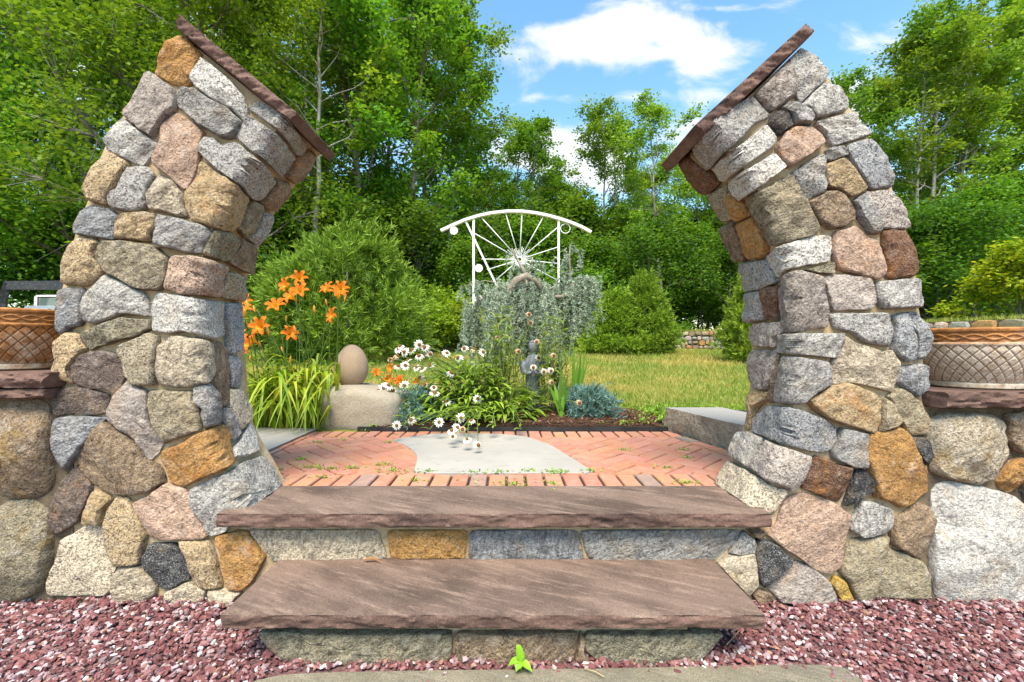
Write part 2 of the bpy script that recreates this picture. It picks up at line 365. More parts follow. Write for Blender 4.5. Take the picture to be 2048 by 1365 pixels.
RIGHT = """R2 g granite 330 75 420 130 535 280 480 360 305 525 280 460 265 340 245 260 220 220 225 170
R1 v gneiss 1055 350 1090 440 1110 560 1120 610 920 755 790 610 900 500
R1 g granite 770 615 920 780 610 1035 480 1170 440 1160 325 1020 420 920
R1 w granite 880 850 965 960 955 1010 700 1190 580 1290 545 1285 475 1190 600 1075
R1 w granite 940 1080 1035 1195 820 1362 711 1435 610 1345 620 1290 730 1210
R1 r rusty 205 1130 280 1085 440 1210 540 1305 450 1390 380 1385 290 1270
R1 n rusty 315 1045 340 1045 480 1180 430 1200 300 1075
R1 d gneiss 970 745 1060 760 1115 850 980 940 890 850 930 780
R1 g gneiss 1050 670 1150 700 1270 800 1245 855 1130 855 1080 760 990 720
R2 w gneiss 490 365 600 390 680 490 680 580 440 645 360 570 310 545 400 450
R2 p rusty 250 720 400 705 480 770 490 850 360 950 210 1040 130 930 120 870 180 760
R2 w gneiss 440 665 760 590 850 740 865 775 620 850 570 860 520 800 500 740
R2 g granite 250 1065 480 915 520 950 490 1030 515 1200 490 1240 370 1280 310 1210
R2 g gneiss 520 890 650 855 670 945 560 985 520 980
R2 t gneiss 490 1010 660 960 740 1060 845 1205 700 1280 620 1220 510 1190
R2 b granite 680 860 860 805 930 900 1040 1120 1040 1190 870 1205 830 1160 720 1010 670 900
R3 m gneiss 490 100 722 -55 790 110 860 220 940 410 900 450 670 505 590 520 550 480 380 180 385 140
R4 n gneiss 500 100 560 120 670 260 660 320 580 380 480 400 380 340 330 260 280 190 430 110
R4 g gneiss 740 110 790 220 875 400 870 435 790 440 700 320 670 240 640 180
R4 v granite 750 105 950 88 1000 160 1100 385 1090 400 880 400
R4 r rusty 890 410 1060 405 1130 560 1155 680 1130 790 970 805 920 780 890 600
R4 p rusty 520 420 670 370 740 440 850 490 900 700 890 780 830 810 530 720 475 570 500 470
R3 w granite 690 520 900 450 1045 450 1030 660 720 720 640 790 550 640 550 610 660 530
R3 l gneiss 830 725 1050 670 1070 710 1060 760 900 755
R3 v gneiss 770 725 880 760 960 790 1000 1000 1000 1190 720 1230 690 1180 660 900 680 800
R4 v sand 410 780 550 765 780 790 825 980 790 1045 490 1055 450 920
R4 w gneiss 830 820 1185 792 1175 920 1195 1000 1180 1030 890 1040 840 950
R4 g granite 470 1075 920 1065 965 1200 945 1345 740 1310 650 1230 500 1190
R6 b granite 820 45 925 20 935 120 978 280 978 405 920 415 800 330 815 130
R6 b granite 945 20 1010 20 1045 70 1090 200 1090 320 1055 395 990 405 985 220 945 120
R3 g granite 320 670 545 635 630 820 520 880 380 900
R3 m granite 75 120 220 30 230 120 300 300 210 335 150 290
R3 o rusty 230 100 290 105 380 210 410 290 330 320 290 260
R3 n gneiss 190 370 290 320 330 430 400 630 340 655 300 620 240 500
R3 o rusty 325 340 420 300 500 400 555 540 540 610 420 630 380 540
R3 g granite 390 905 520 890 560 1000 560 1120 415 1155
R3 r rusty 525 870 655 845 660 920 630 1130 565 1120 550 1000
R5 v granite 340 150 430 110 600 95 610 180 550 220 550 305 350 290 330 230
R5 w gneiss 560 200 850 190 1048 190 1040 260 980 390 780 360 570 345
R5 v gneiss 360 325 550 320 560 400 560 500 490 640 400 645 335 560 335 390
R5 n gneiss 585 365 590 400 530 745 465 745 560 500
R5 g gneiss 620 370 720 380 930 415 960 450 955 590 820 670 740 745 650 765 545 745 560 600
R6 c gneiss 410 205 520 280 720 340 780 320 865 420 850 560 800 660 660 620 480 580 325 600 320 420 345 380 400 280
R6 b gneiss 870 460 1010 430 1065 440 1060 640 985 700 840 585
R5 t rusty 760 730 960 610 1080 585 1230 640 1350 710 1310 985 1240 975 1000 900 870 840
R6 m sand 715 690 770 720 860 890 840 910 680 975 695 820
R6 m sand 850 630 910 660 1010 740 1075 870 1080 1000 960 1000 900 960 860 870 770 700
R6 d gneiss 930 1005 1080 1015 1080 1300 1060 1290 1000 1180 950 1080
R5 t sand 340 680 400 655 490 660 470 720 390 790 330 940 310 960 275 940 330 790
R5 b granite 450 780 540 770 660 785 900 880 1005 940 1000 1030 930 1130 860 1145 600 1080 350 980 355 880
R5 w gneiss 275 985 350 990 460 1040 410 1160 360 1295 180 1190 230 1080
R7 v granite 490 5 610 60 805 130 780 220 700 370 640 405 540 350 370 245 390 170
R7 c granite 165 178 230 210 450 330 620 400 595 460 500 585 340 560 200 460 60 370 110 260
R7 r rusty 840 120 900 140 1010 185 1130 215 1100 340 1020 490 900 455 740 385 725 330
R7 d gneiss 1150 235 1240 235 1300 320 1310 410 1200 440 1130 500 1055 530 1100 400
R5 g sand 1040 945 1240 985 1215 1090 1235 1265 1130 1255 970 1185 960 1120 1000 1050
R8 o sand 600 -50 650 -70 850 -110 890 -80 950 20 1060 210 1100 420 1010 470 930 530 870 540 800 490 670 460 650 330 585 130 600 40
R7 p sand 720 420 860 450 1000 510 1110 600 1060 840 1060 960 1020 1010 930 1060 830 1040 700 930 450 750 520 690 560 580 600 480
R8 w gneiss 540 485 650 490 790 550 795 700 740 740 540 765 460 710 480 630 520 560
R8 n sand 1010 500 1080 520 1115 600 1090 850 1050 940 1000 940 870 870 800 830 810 650 900 590
R8 m sand 470 800 600 780 775 770 770 850 720 970 650 1270 510 1275 450 1140 385 1050 430 900
R8 m sand 770 870 900 900 1040 970 1095 1070 1090 1250 700 1260 665 1240 690 1080
R8 y rusty 350 1085 420 1120 480 1275 380 1270 310 1140
R7 v sand 680 970 800 1010 930 1110 1005 1290 700 1300 560 1290 450 1170 560 1080
R7 d granite 385 770 520 830 650 950 640 990 520 1080 400 1165 385 1130
R7 c sand 40 980 140 910 210 905 370 880 375 1150 300 1250 170 1120
R7 g granite 260 725 330 770 370 850 340 885 220 905 135 890 200 800
R7 n sand 330 1230 390 1190 480 1220 500 1290 350 1290
R7 n sand 290 715 440 710 380 780 330 755"""
RISER2 = """ST c gneiss 140 178 600 178 632 270 615 285 230 290 180 230
ST o rusty 640 180 925 180 915 280 650 282
ST b gneiss 940 180 1318 180 1342 285 930 285
ST g gneiss 1330 180 1895 178 1890 215 1800 290 1365 288"""
RISER1 = """ST l gneiss 170 545 868 545 860 650 700 672 290 672 215 600
ST n gneiss 882 548 1322 548 1300 655 888 662
ST n sand 1330 548 1345 560 1336 610 1372 655 1308 655
ST l gneiss 1352 548 1850 548 1750 655 1400 658 1345 600"""
WALL_L = """WL n mossy -2 410 140 400 185 450 195 600 180 720 110 740 -2 735
WL m mossy 10 742 150 747 185 830 180 960 150 1050 60 1095 -10 1092 -30 980 5 850
WL k mossy -120 420 -10 410 -8 735 -110 740 -150 600
WL m mossy -140 745 0 742 -10 850 -36 960 -20 1092 -150 1095 -170 900
WL g mossy -300 430 -128 420 -158 600 -120 740 -300 735
WL t mossy -320 745 -148 748 -178 900 -160 1095 -320 1095
WL n mossy -500 430 -312 430 -312 640 -500 660
WL c mossy -510 675 -332 650 -332 860 -510 880
WL m mossy -510 895 -332 870 -332 1095 -510 1095
WL t mossy -670 430 -515 430 -515 760 -670 740
WL g mossy -670 755 -522 775 -522 1095 -670 1095"""
WALL_R = """WR c mossy 850 450 1100 450 1125 530 1110 620 1040 700 960 680 860 655 855 560
WR n mossy 1115 450 1187 445 1260 450 1270 585 1130 590 1120 480
WR o sand 1145 600 1185 600 1150 700 1130 725 1080 690 1110 640
WR d granite 1160 685 1200 605 1290 610 1290 770 1190 775
WR w sand 880 685 980 690 1140 725 1187 780 1270 790 1275 1100 900 1100 865 1020 870 760
WR m granite 1285 455 1420 455 1430 600 1290 600
WR g mossy 1300 615 1440 612 1445 850 1290 850
WR t mossy 1290 860 1450 860 1450 1100 1290 1100
WR v mossy 1435 455 1620 455 1630 640 1460 650 1442 600
WR t mossy 1458 662 1640 650 1640 875 1460 870
WR g mossy 1462 885 1640 890 1640 1100 1462 1100
WR m mossy 1635 455 1900 455 1905 600 1640 640
WR c granite 1650 655 1910 615 1910 830 1655 850
WR n mossy 1652 865 1910 845 1910 1100 1652 1100"""

def parse(txt):
    out = []
    for line in txt.strip().split('\n'):
        t = line.split(); ox, oy = CROP[t[0]]; s = SCL[t[0]]
        v = [float(x) for x in t[3:]]
        out.append((t[1], t[2], [(ox + v[i] / s, oy + v[i + 1] / s) for i in range(0, len(v), 2)]))
    return out
class FrontFace:
    """flat wall face at depth Y0"""
    def __init__(s, Y0): s.Y0 = Y0
    def uv(s, px, py): p = P(px, py, s.Y0); return p[0], p[2]
    def xyz(s, u, v): return np.array((u, s.Y0, v)), np.array((0, -1., 0))
class CornerFace:
    """front face that turns round the leaning inner edge of a pillar into its inner side"""
    def __init__(s, Y0, curve, sgn):
        pts = [P(x, y, Y0) for x, y in curve]; pts.sort(key=lambda p: p[2])
        s.z = np.array([p[2] for p in pts]); s.x = np.array([p[0] for p in pts]); s.Y0 = Y0; s.sgn = sgn
        k = np.linspace(s.z[0], s.z[-1], 60); xx = np.interp(k, s.z, s.x)
        for _ in range(3): xx[1:-1] = (xx[:-2] + 2 * xx[1:-1] + xx[2:]) / 4
        s.z, s.x = k, xx
    def xc(s, z): return float(np.interp(z, s.z, s.x))
    def slope(s, z): return (s.xc(z + .03) - s.xc(z - .03)) / .06
    def uv(s, px, py):
        p = P(px, py, s.Y0); u = (p[0] - s.xc(p[2])) * s.sgn            # >0: beyond the edge, on the side
        if u <= 0: return u, p[2]
        prev = None; best = (9, s.Y0, p[2])
        for Y in np.linspace(s.Y0, s.Y0 + .48, 97):
            q = P(px, py, Y); g = (q[0] - s.xc(q[2])) * s.sgn
            if abs(g) < best[0]: best = (abs(g), Y, q[2])
            if prev is not None and g <= 0: return Y - s.Y0, q[2]
            prev = g
        return best[1] - s.Y0, best[2]
    def xyz(s, u, v):
        m = s.slope(v); ns = np.array((s.sgn, 0, -m * s.sgn)); ns /= np.linalg.norm(ns); nf = np.array((0, -1., 0))
        if u <= 0: p = np.array((s.xc(v) + u * s.sgn, s.Y0, v))
        else: p = np.array((s.xc(v), s.Y0 + u, v))
        t = min(1, max(0, (u + .010) / .020)); n = nf * (1 - t) + ns * t
        n /= np.linalg.norm(n); rnd = .005 * (1 - abs(2 * t - 1))
        return p - n * rnd, n
def chaikin(p, it=2, q=.2):
    p = np.asarray(p, float)
    for _ in range(it):
        a = p; b = np.roll(p, -1, 0); p = np.stack([a * (1 - q) + b * q, a * q + b * (1 - q)], 1).reshape(-1, 2)
    return p
def resample(p, n):
    q = np.vstack([p, p[:1]]); d = np.r_[0, np.cumsum(np.linalg.norm(np.diff(q, axis=0), axis=1))]
    t = np.linspace(0, d[-1], n, endpoint=False); return np.stack([np.interp(t, d, q[:, 0]), np.interp(t, d, q[:, 1])], 1)
def stone_mesh(face, poly, proud, seed, rough=1.0, round_=.2, grow=0.0, bulge=0., n=54):
    uv = np.array([face.uv(x, y) for x, y in poly]); 
    uv = resample(chaikin(uv, 2 if round_ > .19 else 1, round_), n); c = uv.mean(0)
    if grow: uv = c + (uv - c) * (1 + grow)
    R = np.sqrt(np.mean(np.sum((uv - c) ** 2, 1)))
    r = random.Random(seed); tu, tv = r.uniform(-.05, .05), r.uniform(-.05, .05)
    for i in range(n):                                   # uneven outline
        w = noise.noise(Vector((uv[i, 0] * 28, uv[i, 1] * 28, seed * 3.1))) * .0045 * rough
        d = uv[i] - c; uv[i] += d / (np.linalg.norm(d) + 1e-9) * w
    soft = r.uniform(.4, 1.3) * (1.8 if bulge > .012 else 1)
    rings = [(1.0, -.05), (1.0, .004), (1 - .0016 * soft / R, .55), (1 - .0045 * soft / R, .88), (1 - .010 * soft / R, .98), (.88, 1.0), (.76, 1.0), (.63, 1.02), (.49, 1.02), (.34, 1.03), (.17, 1.03)]
    fac = [(math.cos(t_), math.sin(t_), r.uniform(.04, .20), r.uniform(.002, .012)) for t_ in (r.uniform(0, 6.28) for _ in range(4))]
    V = []
    def pt(q, hh, k):
        p, nr = face.xyz(q[0], q[1])
        if k < 0: return p + nr * hh
        nz = (noise.fractal(Vector((q[0] * 13, q[1] * 13, seed * 1.7)), .9, 2.1, 4) * .010 +
              noise.noise(Vector((q[0] * 45, q[1] * 45, seed))) * .0030) * rough
        fct = min(0, min(o_ - k_ * ((q[0] - c[0]) * a_ + (q[1] - c[1]) * b_) for a_, b_, k_, o_ in fac)) * rough
        fct = max(fct, -.42 * proud - .002)
        dome = bulge * (1 - (np.sum((q - c) ** 2) / (R * R * 1.4))) if bulge else 0
        return p + nr * (hh * proud + (nz + fct + tu * (q[0] - c[0]) + tv * (q[1] - c[1])) * min(1, hh) + max(dome, 0) * min(1, hh))
    for k, (s_, hh) in enumerate(rings):
        for q in c + (uv - c) * s_: V.append(pt(q, hh, -1 if k < 2 else k))
    V.append(pt(c, 1.03, 9))
    Fc = []
    K = len(rings)
    for k in range(K - 1):
        for i in range(n):
            j = (i + 1) % n; Fc.append((k * n + i, k * n + j, (k + 1) * n + j, (k + 1) * n + i))
    T = [((K - 1) * n + i, (K - 1) * n + (i + 1) % n, K * n) for i in range(n)]
    return np.array(V), Fc, T
def sharpen(me, deg):
    bm = bmesh.new(); bm.from_mesh(me); k = math.radians(deg)
    for e in bm.edges:
        if len(e.link_faces) == 2 and e.calc_face_angle(0) > k: e.smooth = False
    bm.to_mesh(me); bm.free(); return me
SEED = [0]
def lay_stones(txt, face, parent, off, proud=.020, rough=1.0, bulge=.004, name='stone', grow=0.018, round_=.06, orient=1):
    for c, kind, poly in parse(txt):
        SEED[0] += 1; sd = SEED[0]; r = random.Random(sd)
        V, Fc, T = stone_mesh(face, poly, proud * r.uniform(.75, 1.35), sd, rough * r.uniform(.8, 1.3), round_, grow, bulge * r.uniform(.4, 2))
        if orient < 0: Fc = [f[::-1] for f in Fc]; T = [t[::-1] for t in T]
        me = sharpen(mesh_np(name, V - off, [np.array(T), np.array(Fc)], True), 42)
        kk = r.uniform(.9, 1.12); col = [min(1, max(.01, x * kk)) for x in PAL[c]]
        link(name, me, M[kind], parent, col)
def fix_normals(me):
    bm = bmesh.new(); bm.from_mesh(me); bmesh.ops.recalc_face_normals(bm, faces=bm.faces[:]); bm.to_mesh(me); bm.free(); return me
def rough_slab(name, c8, nx=60, ny=6, nz=5, amp=.006, front_amp=.012, seed=1, off=(0, 0, 0), edge=.006):
    """slab from 8 corners: (x0y0z0 x1y0z0 x0y1z0 x1y1z0, then z1), hewn edges, front (y0) face knocked rough"""
    c8 = [np.asarray(c, float) for c in c8]; idx = {}; V = []; Fc = []
    def pos(i, j, k):
        a, b_, g = i / nx, j / ny, k / nz
        p = sum(c8[n] * ((a if n & 1 else 1 - a) * (b_ if n & 2 else 1 - b_) * (g if n & 4 else 1 - g)) for n in range(8))
        return p
    axy = c8[2] - c8[0]; axy = axy / np.linalg.norm(axy); axx = c8[1] - c8[0]; axx = axx / np.linalg.norm(axx); axz = np.cross(axx, axy)
    def vert(i, j, k):
        if (i, j, k) in idx: return idx[(i, j, k)]
        p = pos(i, j, k); q = p * 1.0
        if j == 0:
            nf = noise.fractal(Vector((p[0] * 11, p[2] * 38 + seed, p[1] * 11)), .75, 2.1, 5) * front_amp * 1.1
            if k == nz: nf *= .25
            ledge = (.5 - abs(k / nz - .6)) * front_amp * .5
            q = q + axy * (-ledge + nf)
            if k == 0: q = q + axy * edge * .5
        if k in (0, nz) and j in (0, ny) or i in (0, nx):
            q = q + axz * (edge * (1 if k == 0 else -1 if k == nz else 0)) * .3
        if i in (0, nx): q = q + axx * ((1 if i == 0 else -1) * (abs(noise.noise(Vector((p[1] * 20, p[2] * 40, seed)))) * front_amp))
        q = q + axz * noise.noise(Vector((p[0] * 6, p[1] * 6, seed * 2.))) * amp * (.4 if k == nz else 1)
        V.append(q); idx[(i, j, k)] = len(V) - 1; return idx[(i, j, k)]
    for i in range(nx):
        for j in range(ny):
            for k in (0, nz): Fc.append((vert(i, j, k), vert(i + 1, j, k), vert(i + 1, j + 1, k), vert(i, j + 1, k)))
        for k in range(nz):
            for j in (0, ny): Fc.append((vert(i, j, k), vert(i + 1, j, k), vert(i + 1, j, k + 1), vert(i, j, k + 1)))
    for j in range(ny):
        for k in range(nz):
            for i in (0, nx): Fc.append((vert(i, j, k), vert(i, j + 1, k), vert(i, j + 1, k + 1), vert(i, j, k + 1)))
    me = fix_normals(mesh_np(name, np.array(V) - np.asarray(off), np.array(Fc), True))
    bm = bmesh.new(); bm.from_mesh(me)
    for e in bm.edges:
        if len(e.link_faces) == 2 and e.calc_face_angle(0) > math.radians(48): e.smooth = False
    bm.to_mesh(me); bm.free(); return me
def extrude_poly(name, pts, y0, y1, off):
    n = len(pts); V = [(x, y0, z) for x, z in pts] + [(x, y1, z) for x, z in pts]
    me = bpy.data.meshes.new(name)
    me.from_pydata([tuple(np.array(v) - off) for v in V], [], [tuple(range(n)), tuple(range(2 * n - 1, n - 1, -1))] + [(i, i + n, (i + 1) % n + n, (i + 1) % n) for i in range(n)])
    return fix_normals(me)

# ------------------------------------------------------------------ ground
def tz(x, y):
    """height of the land"""
    if y < 2.0: z = -.03
    elif y < 2.06: z = -.03 + (y - 2.0) / .06 * .36
    elif y < 3.62: z = .33
    elif y < 3.66: z = .33 + (y - 3.62) / .04 * .075
    else: z = float(np.interp(y, [3.66, 4.5, 14, 20, 40, 120, 400], [.405, .425, .84, .95, 1.3, 4, 10]))
    if abs(x) > 1.95 and 2.04 < y < 3.66: z = .405
    if y > 4.2: z += .02 * noise.noise(Vector((x * .5, y * .5, 0)))
    return z
def build_ground():
    ys = [-60, -20, -6, -2, 0, 1, 1.9, 2.0, 2.06, 2.3, 2.7, 3.2, 3.62, 3.66, 3.9, 4.2, 4.5] + list(np.arange(5, 16, .5)) + list(np.arange(16, 42, 2)) + [50, 70, 100, 150, 220, 300, 400]
    xs = [-300, -150, -80, -45, -30] + list(np.arange(-24, -3, 1.5)) + [-3, -2.4, -2.0, -1.94, -1.5, -1, -.5, 0, .5, 1, 1.5, 1.94, 2.0, 2.4, 3] + list(np.arange(3.5, 24, 1)) + [26, 30, 45, 80, 150, 300]
    V = [(x, y, tz(x, y)) for y in ys for x in xs]; n = len(xs)
    Fc = [(j * n + i, j * n + i + 1, (j + 1) * n + i + 1, (j + 1) * n + i) for j in range(len(ys) - 1) for i in range(n - 1)]
    m, nt, bs, out = new_mat('lawn_soil'); b = NB(nt); co = b.coords()
    f = b.noise(co, .55, 5, .6); g = b.noise(co, 24, 4, .7); g2 = b.noise(co, 3.1, 4, .6)
    c = b.mix(b.ramp(f, .40, .62), (.13, .19, .025), (.32, .26, .07))
    c = b.mix(b.math('MULTIPLY', b.ramp(g2, .5, .7), .6), c, (.10, .17, .022))
    c = b.mix(b.math('MULTIPLY', b.ramp(g, .45, .65), .6), c, b.mix(1., c, (.5, .55, .4), 'MULTIPLY'))
    b.l(c, bs.inputs['Base Color']); bs.inputs['Roughness'].default_value = .95; bs.inputs['Specular IOR Level'].default_value = .1
    b.l(b.bump(g, .04, .7), bs.inputs['Normal'])
    tag(link('lawn', mesh_np('lawn', np.array(V), np.array(Fc), True), m), None, None, None, 'structure')
build_ground()
# ------------------------------------------------------------------ the two leaning pillars
Y0 = 1.93
LC = CornerFace(Y0, [(590, 222), (575, 240), (547, 265), (515, 315), (472, 365), (440, 430), (412, 500), (394, 560), (386, 620), (392, 680), (400, 740), (403, 800), (408, 860), (430, 910), (458, 950), (484, 1000), (500, 1030), (545, 1095), (556, 1215)], 1)
RC = CornerFace(Y0, [(1395, 250), (1408, 262), (1459, 300), (1486, 338), (1516, 385), (1545, 435), (1567, 490), (1582, 545), (1590, 610), (1592, 680), (1590, 740), (1585, 790), (1580, 850), (1568, 896), (1552, 940), (1538, 975), (1512, 1018), (1482, 1050), (1425, 1095), (1412, 1215)], -1)
L_OUT = [(366, 76), (342, 100), (312, 152), (252, 232), (219, 283), (190, 354), (183, 395), (157, 459), (137, 544), (127, 584), (123, 661), (125, 690), (116, 794), (108, 900), (104, 1215)]
R_OUT = [(1600, 100), (1648, 152), (1684, 204), (1705, 230), (1730, 275), (1774, 360), (1808, 457), (1822, 529), (1830, 562), (1832, 610), (1845, 670), (1842, 730), (1845, 800), (1850, 900), (1858, 1215)]
def pillar(face, outer, sgn, txt, cap8, label, capcol):
    base = P(*outer[-1], Y0); loc = np.array((face.xc(0.05) * .5 + base[0] * .5, Y0 + .18, 0.0))
    t = empty('stone_pillar', loc, label, 'pillar')
    INS = .006
    pts = [P(x, y, Y0 + .02) for x, y in outer]; pts = [(p[0] + sgn * INS, max(p[2], -.05)) for p in pts]
    zt = face.z[-1]; top = pts[0]
    zc = np.linspace(zt - .035, -.05, 40); inner = [(face.xc(max(z, face.z[0])) - sgn * (INS + .004), z) for z in zc]
    if sgn < 0: pass
    poly = pts[::-1] + inner
    core = extrude_poly('mortar_core', poly, Y0 + INS, Y0 + .36, loc)
    link('mortar_core', core, M['mortar'], t)
    lay_stones(txt, face, t, loc, proud=.027, bulge=.006)
    cap = rough_slab('cap_slab', cap8, 120, 30, 8, .003, .013, 5 if sgn > 0 else 9, loc)
    link('cap_slab', cap, M['flag_dark'], t)
    return t
def cap8(lo0, lo1, up0, up1, yf, yb):
    a, b_, c, d = P(*lo0, yf), P(*lo1, yf), P(*up0, yf), P(*up1, yf)
    back = np.array((0, yb - yf, 0)); return [a, b_, a + back, b_ + back, c, d, c + back, d + back]
pillar(LC, L_OUT, 1, LEFT, cap8((347, 52), (580, 243), (361, 30), (596, 227), 1.88, 2.30),
       'leaning fieldstone pillar with a wide flared foot, daylilies growing behind it', None)
pillar(RC, R_OUT, -1, RIGHT, cap8((1408, 270), (1629, 63), (1388, 252), (1613, 45), 1.88, 2.30),
       'leaning fieldstone pillar with a sloping brown cap, granite kerb block behind its foot', None)

# ------------------------------------------------------------------ steps
def steps():
    loc = np.array((-.05, 1.6, 0)); t = empty('stone_steps', loc, 'two wide brown flagstone steps with fieldstone risers between the pillars', 'steps')
    def slab(x0, x1, y0, y1, z0, z1, sd, skew=0):
        c8 = [(x0, y0, z0), (x1, y0, z0), (x0 + skew, y1, z0), (x1 - skew, y1, z0), (x0, y0, z1), (x1, y0, z1), (x0 + skew, y1, z1), (x1 - skew, y1, z1)]
        return rough_slab('tread', c8, 240, 10, 9, .0016, .008, sd, loc)
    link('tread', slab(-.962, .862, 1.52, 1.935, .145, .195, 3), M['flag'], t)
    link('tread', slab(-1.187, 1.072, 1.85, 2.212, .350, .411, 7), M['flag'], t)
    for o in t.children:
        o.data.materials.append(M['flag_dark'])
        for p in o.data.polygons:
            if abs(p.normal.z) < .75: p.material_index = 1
    a = Acc(); acc_box(a, (-.05, 1.77, .07), (1.36, .34, .15)); acc_box(a, (-.05, 2.05, .17), (2.04, .25, .352))
    link('mortar_core', a.mesh('mortar_core', loc), M['mortar'], t)
    lay_stones(RISER2, FrontFace(1.922), t, loc, proud=.012, bulge=.003, name='riser_stone')
    lay_stones(RISER1, FrontFace(1.585), t, loc, proud=.016, bulge=.006, name='riser_stone')
steps()

# ------------------------------------------------------------------ low walls with caps
def low_wall(sgn, txt, x0, x1, captop, capbot, label):
    loc = np.array(((x0 + x1) / 2, 2.05, 0)); t = empty('low_stone_wall', loc, label, 'wall')
    a = Acc(); acc_box(a, ((x0 + x1) / 2, 2.08, capbot / 2 - .02), (x1 - x0, .30, capbot + .03)); link('mortar_core', a.mesh('mortar_core', loc), M['dark_mortar'], t)
    lay_stones(txt, FrontFace(1.93), t, loc, proud=.030, rough=1.8, bulge=.035 if sgn < 0 else .020, round_=.24)
    if sgn < 0:
        c8 = [(x0, 1.85, capbot), (x1 - .05, 1.85, capbot), (x0, 2.24, capbot), (x1 + .02, 2.24, capbot), (x0, 1.85, captop), (x1 - .02, 1.85, captop), (x0, 2.24, captop), (x1 + .02, 2.24, captop)]
        d8 = [(x0, 1.87, capbot - .045), (x1 - .06, 1.87, capbot - .045), (x0, 2.22, capbot - .045), (x1, 2.22, capbot - .045), (x0, 1.865, capbot - .003), (x1 - .045, 1.865, capbot - .003), (x0, 2.22, capbot - .003), (x1, 2.22, capbot - .003)]
        link('bedding_slab', rough_slab('bedding_slab', d8, 90, 8, 6, .004, .018, 21, loc), M['flag_dark'], t)
    else:
        c8 = [(x0 + .062, 1.85, capbot), (x1, 1.85, capbot), (x0 - .04, 2.26, capbot), (x1, 2.26, capbot), (x0 + .055, 1.85, captop), (x1, 1.85, captop), (x0 - .045, 2.26, captop), (x1, 2.26, captop)]
    link('cap_slab', rough_slab('cap_slab', c8, 120, 16, 8, .003, .015, 13 + sgn, loc), M['flag_dark'], t)
low_wall(-1, WALL_L, -3.0, -1.845, .985, .918, 'low mossy boulder wall ending at the pillar with the daylilies')
low_wall(1, WALL_R, 1.72, 3.1, .905, .838, 'low stone wall with one large pale slab face under its cap')

# ------------------------------------------------------------------ carved planter bowls
def planter_mesh():
    NT, NV = 544, 130; V = []
    prof = [(0, .150), (.006, .166), (.022, .168), (.030, .160), (.05, .178), (.09, .205), (.13, .224), (.165, .236), (.185, .240), (.190, .246), (.197, .247), (.202, .240), (.242, .243), (.246, .250), (.256, .252), (.262, .248)]
    h = np.array([p[0] for p in prof]); r = np.array([p[1] for p in prof])
    for j in range(NV + 1):
        z = .262 * j / NV; rr = np.interp(z, h, r)
        for i in range(NT):
            th = 2 * math.pi * i / NT; d = 0
            if .030 < z < .188:
                s = (z - .03) / .158
                for sg in (1, -1):
                    ph = (th / (2 * math.pi) * 34 + sg * s * 3.4) % 1; e = min(ph, 1 - ph); d -= .0060 * max(0, 1 - (e / .085) ** 2)
                d = max(d, -.0065) + .002
            elif .203 < z < .241:
                s = (z - .222) / .015; k = th / (2 * math.pi) * 13
                for sg in (1, -1):
                    w = sg * math.cos(2 * math.pi * k); e = abs(s - w * .72)
                    if e < .36:
                        d = max(d, .0048 * (1 - (e / .36) ** 2) + .0012 * math.cos(e * 26))
            d += .0012 * noise.noise(Vector((math.cos(th) * 9, math.sin(th) * 9, z * 40)))
            V.append(((rr + d) * math.cos(th), (rr + d) * math.sin(th), z))
    n0 = len(V)
    inner = [(.262, .226), (.22, .215), (.20, .0)]
    for z, rr in inner[:2]:
        for i in range(NT): th = 2 * math.pi * i / NT; V.append((rr * math.cos(th), rr * math.sin(th), z))
    R = NV + 3
    Fc = [(j * NT + i, j * NT + (i + 1) % NT, (j + 1) * NT + (i + 1) % NT, (j + 1) * NT + i) for j in range(R - 1) for i in range(NT)]
    Fc2 = [tuple(range(NT))[::-1]]; 
    me = mesh_np('bowl', np.array(V), np.array(Fc), True)
    return me
def planter_mat():
    m, nt, bs, out = new_mat('weathered_carved_stoneware'); b = NB(nt); co = b.coords(); oi = b.n('ObjectInfo')
    w = b.math('MULTIPLY', oi.outputs['Random'], 30)
    geo = b.n('NewGeometry'); sep = b.n('SeparateXYZ'); b.l(co, sep.inputs[0])
    n1 = b.noise(co, 7, 5, .65, w); n2 = b.noise(co, 30, 5, .7, w); n3 = b.noise(co, 90, 3, .6, w)
    pale = b.mix(b.ramp(n2, .4, .65), (.62, .52, .41), (.46, .34, .22))
    rust = b.mix(b.ramp(n2, .35, .62), (.46, .19, .045), (.26, .10, .025))
    hz = b.math('ADD', b.math('MULTIPLY', sep.outputs[2], 1.6), b.math('MULTIPLY', b.math('SUBTRACT', n1, .5), 1.1))
    oc = oi.outputs['Color']; so = b.n('SeparateColor'); b.l(oc, so.inputs[0])
    k = b.math('ADD', b.math('ADD', hz, so.outputs[0]), b.math('MULTIPLY', b.ramp(sep.outputs[2], .185, .205), .22))
    c = b.mix(b.ramp(k, .30, .62), pale, rust)
    c = b.mix(b.math('MULTIPLY', b.ramp(n3, .58, .66), .6), c, (.07, .05, .03))
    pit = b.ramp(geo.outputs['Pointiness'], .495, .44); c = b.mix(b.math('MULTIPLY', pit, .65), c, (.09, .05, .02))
    b.l(c, bs.inputs['Base Color']); bs.inputs['Roughness'].default_value = .8
    b.l(b.bump(n2, .004, .6), bs.inputs['Normal']); return m
M['planter'] = planter_mat()
M['pot_soil'] = simple_mat('potting_soil', [(.03, .02, .012), (.07, .05, .03)], 30, .95, .01, 90)
pm = planter_mesh()
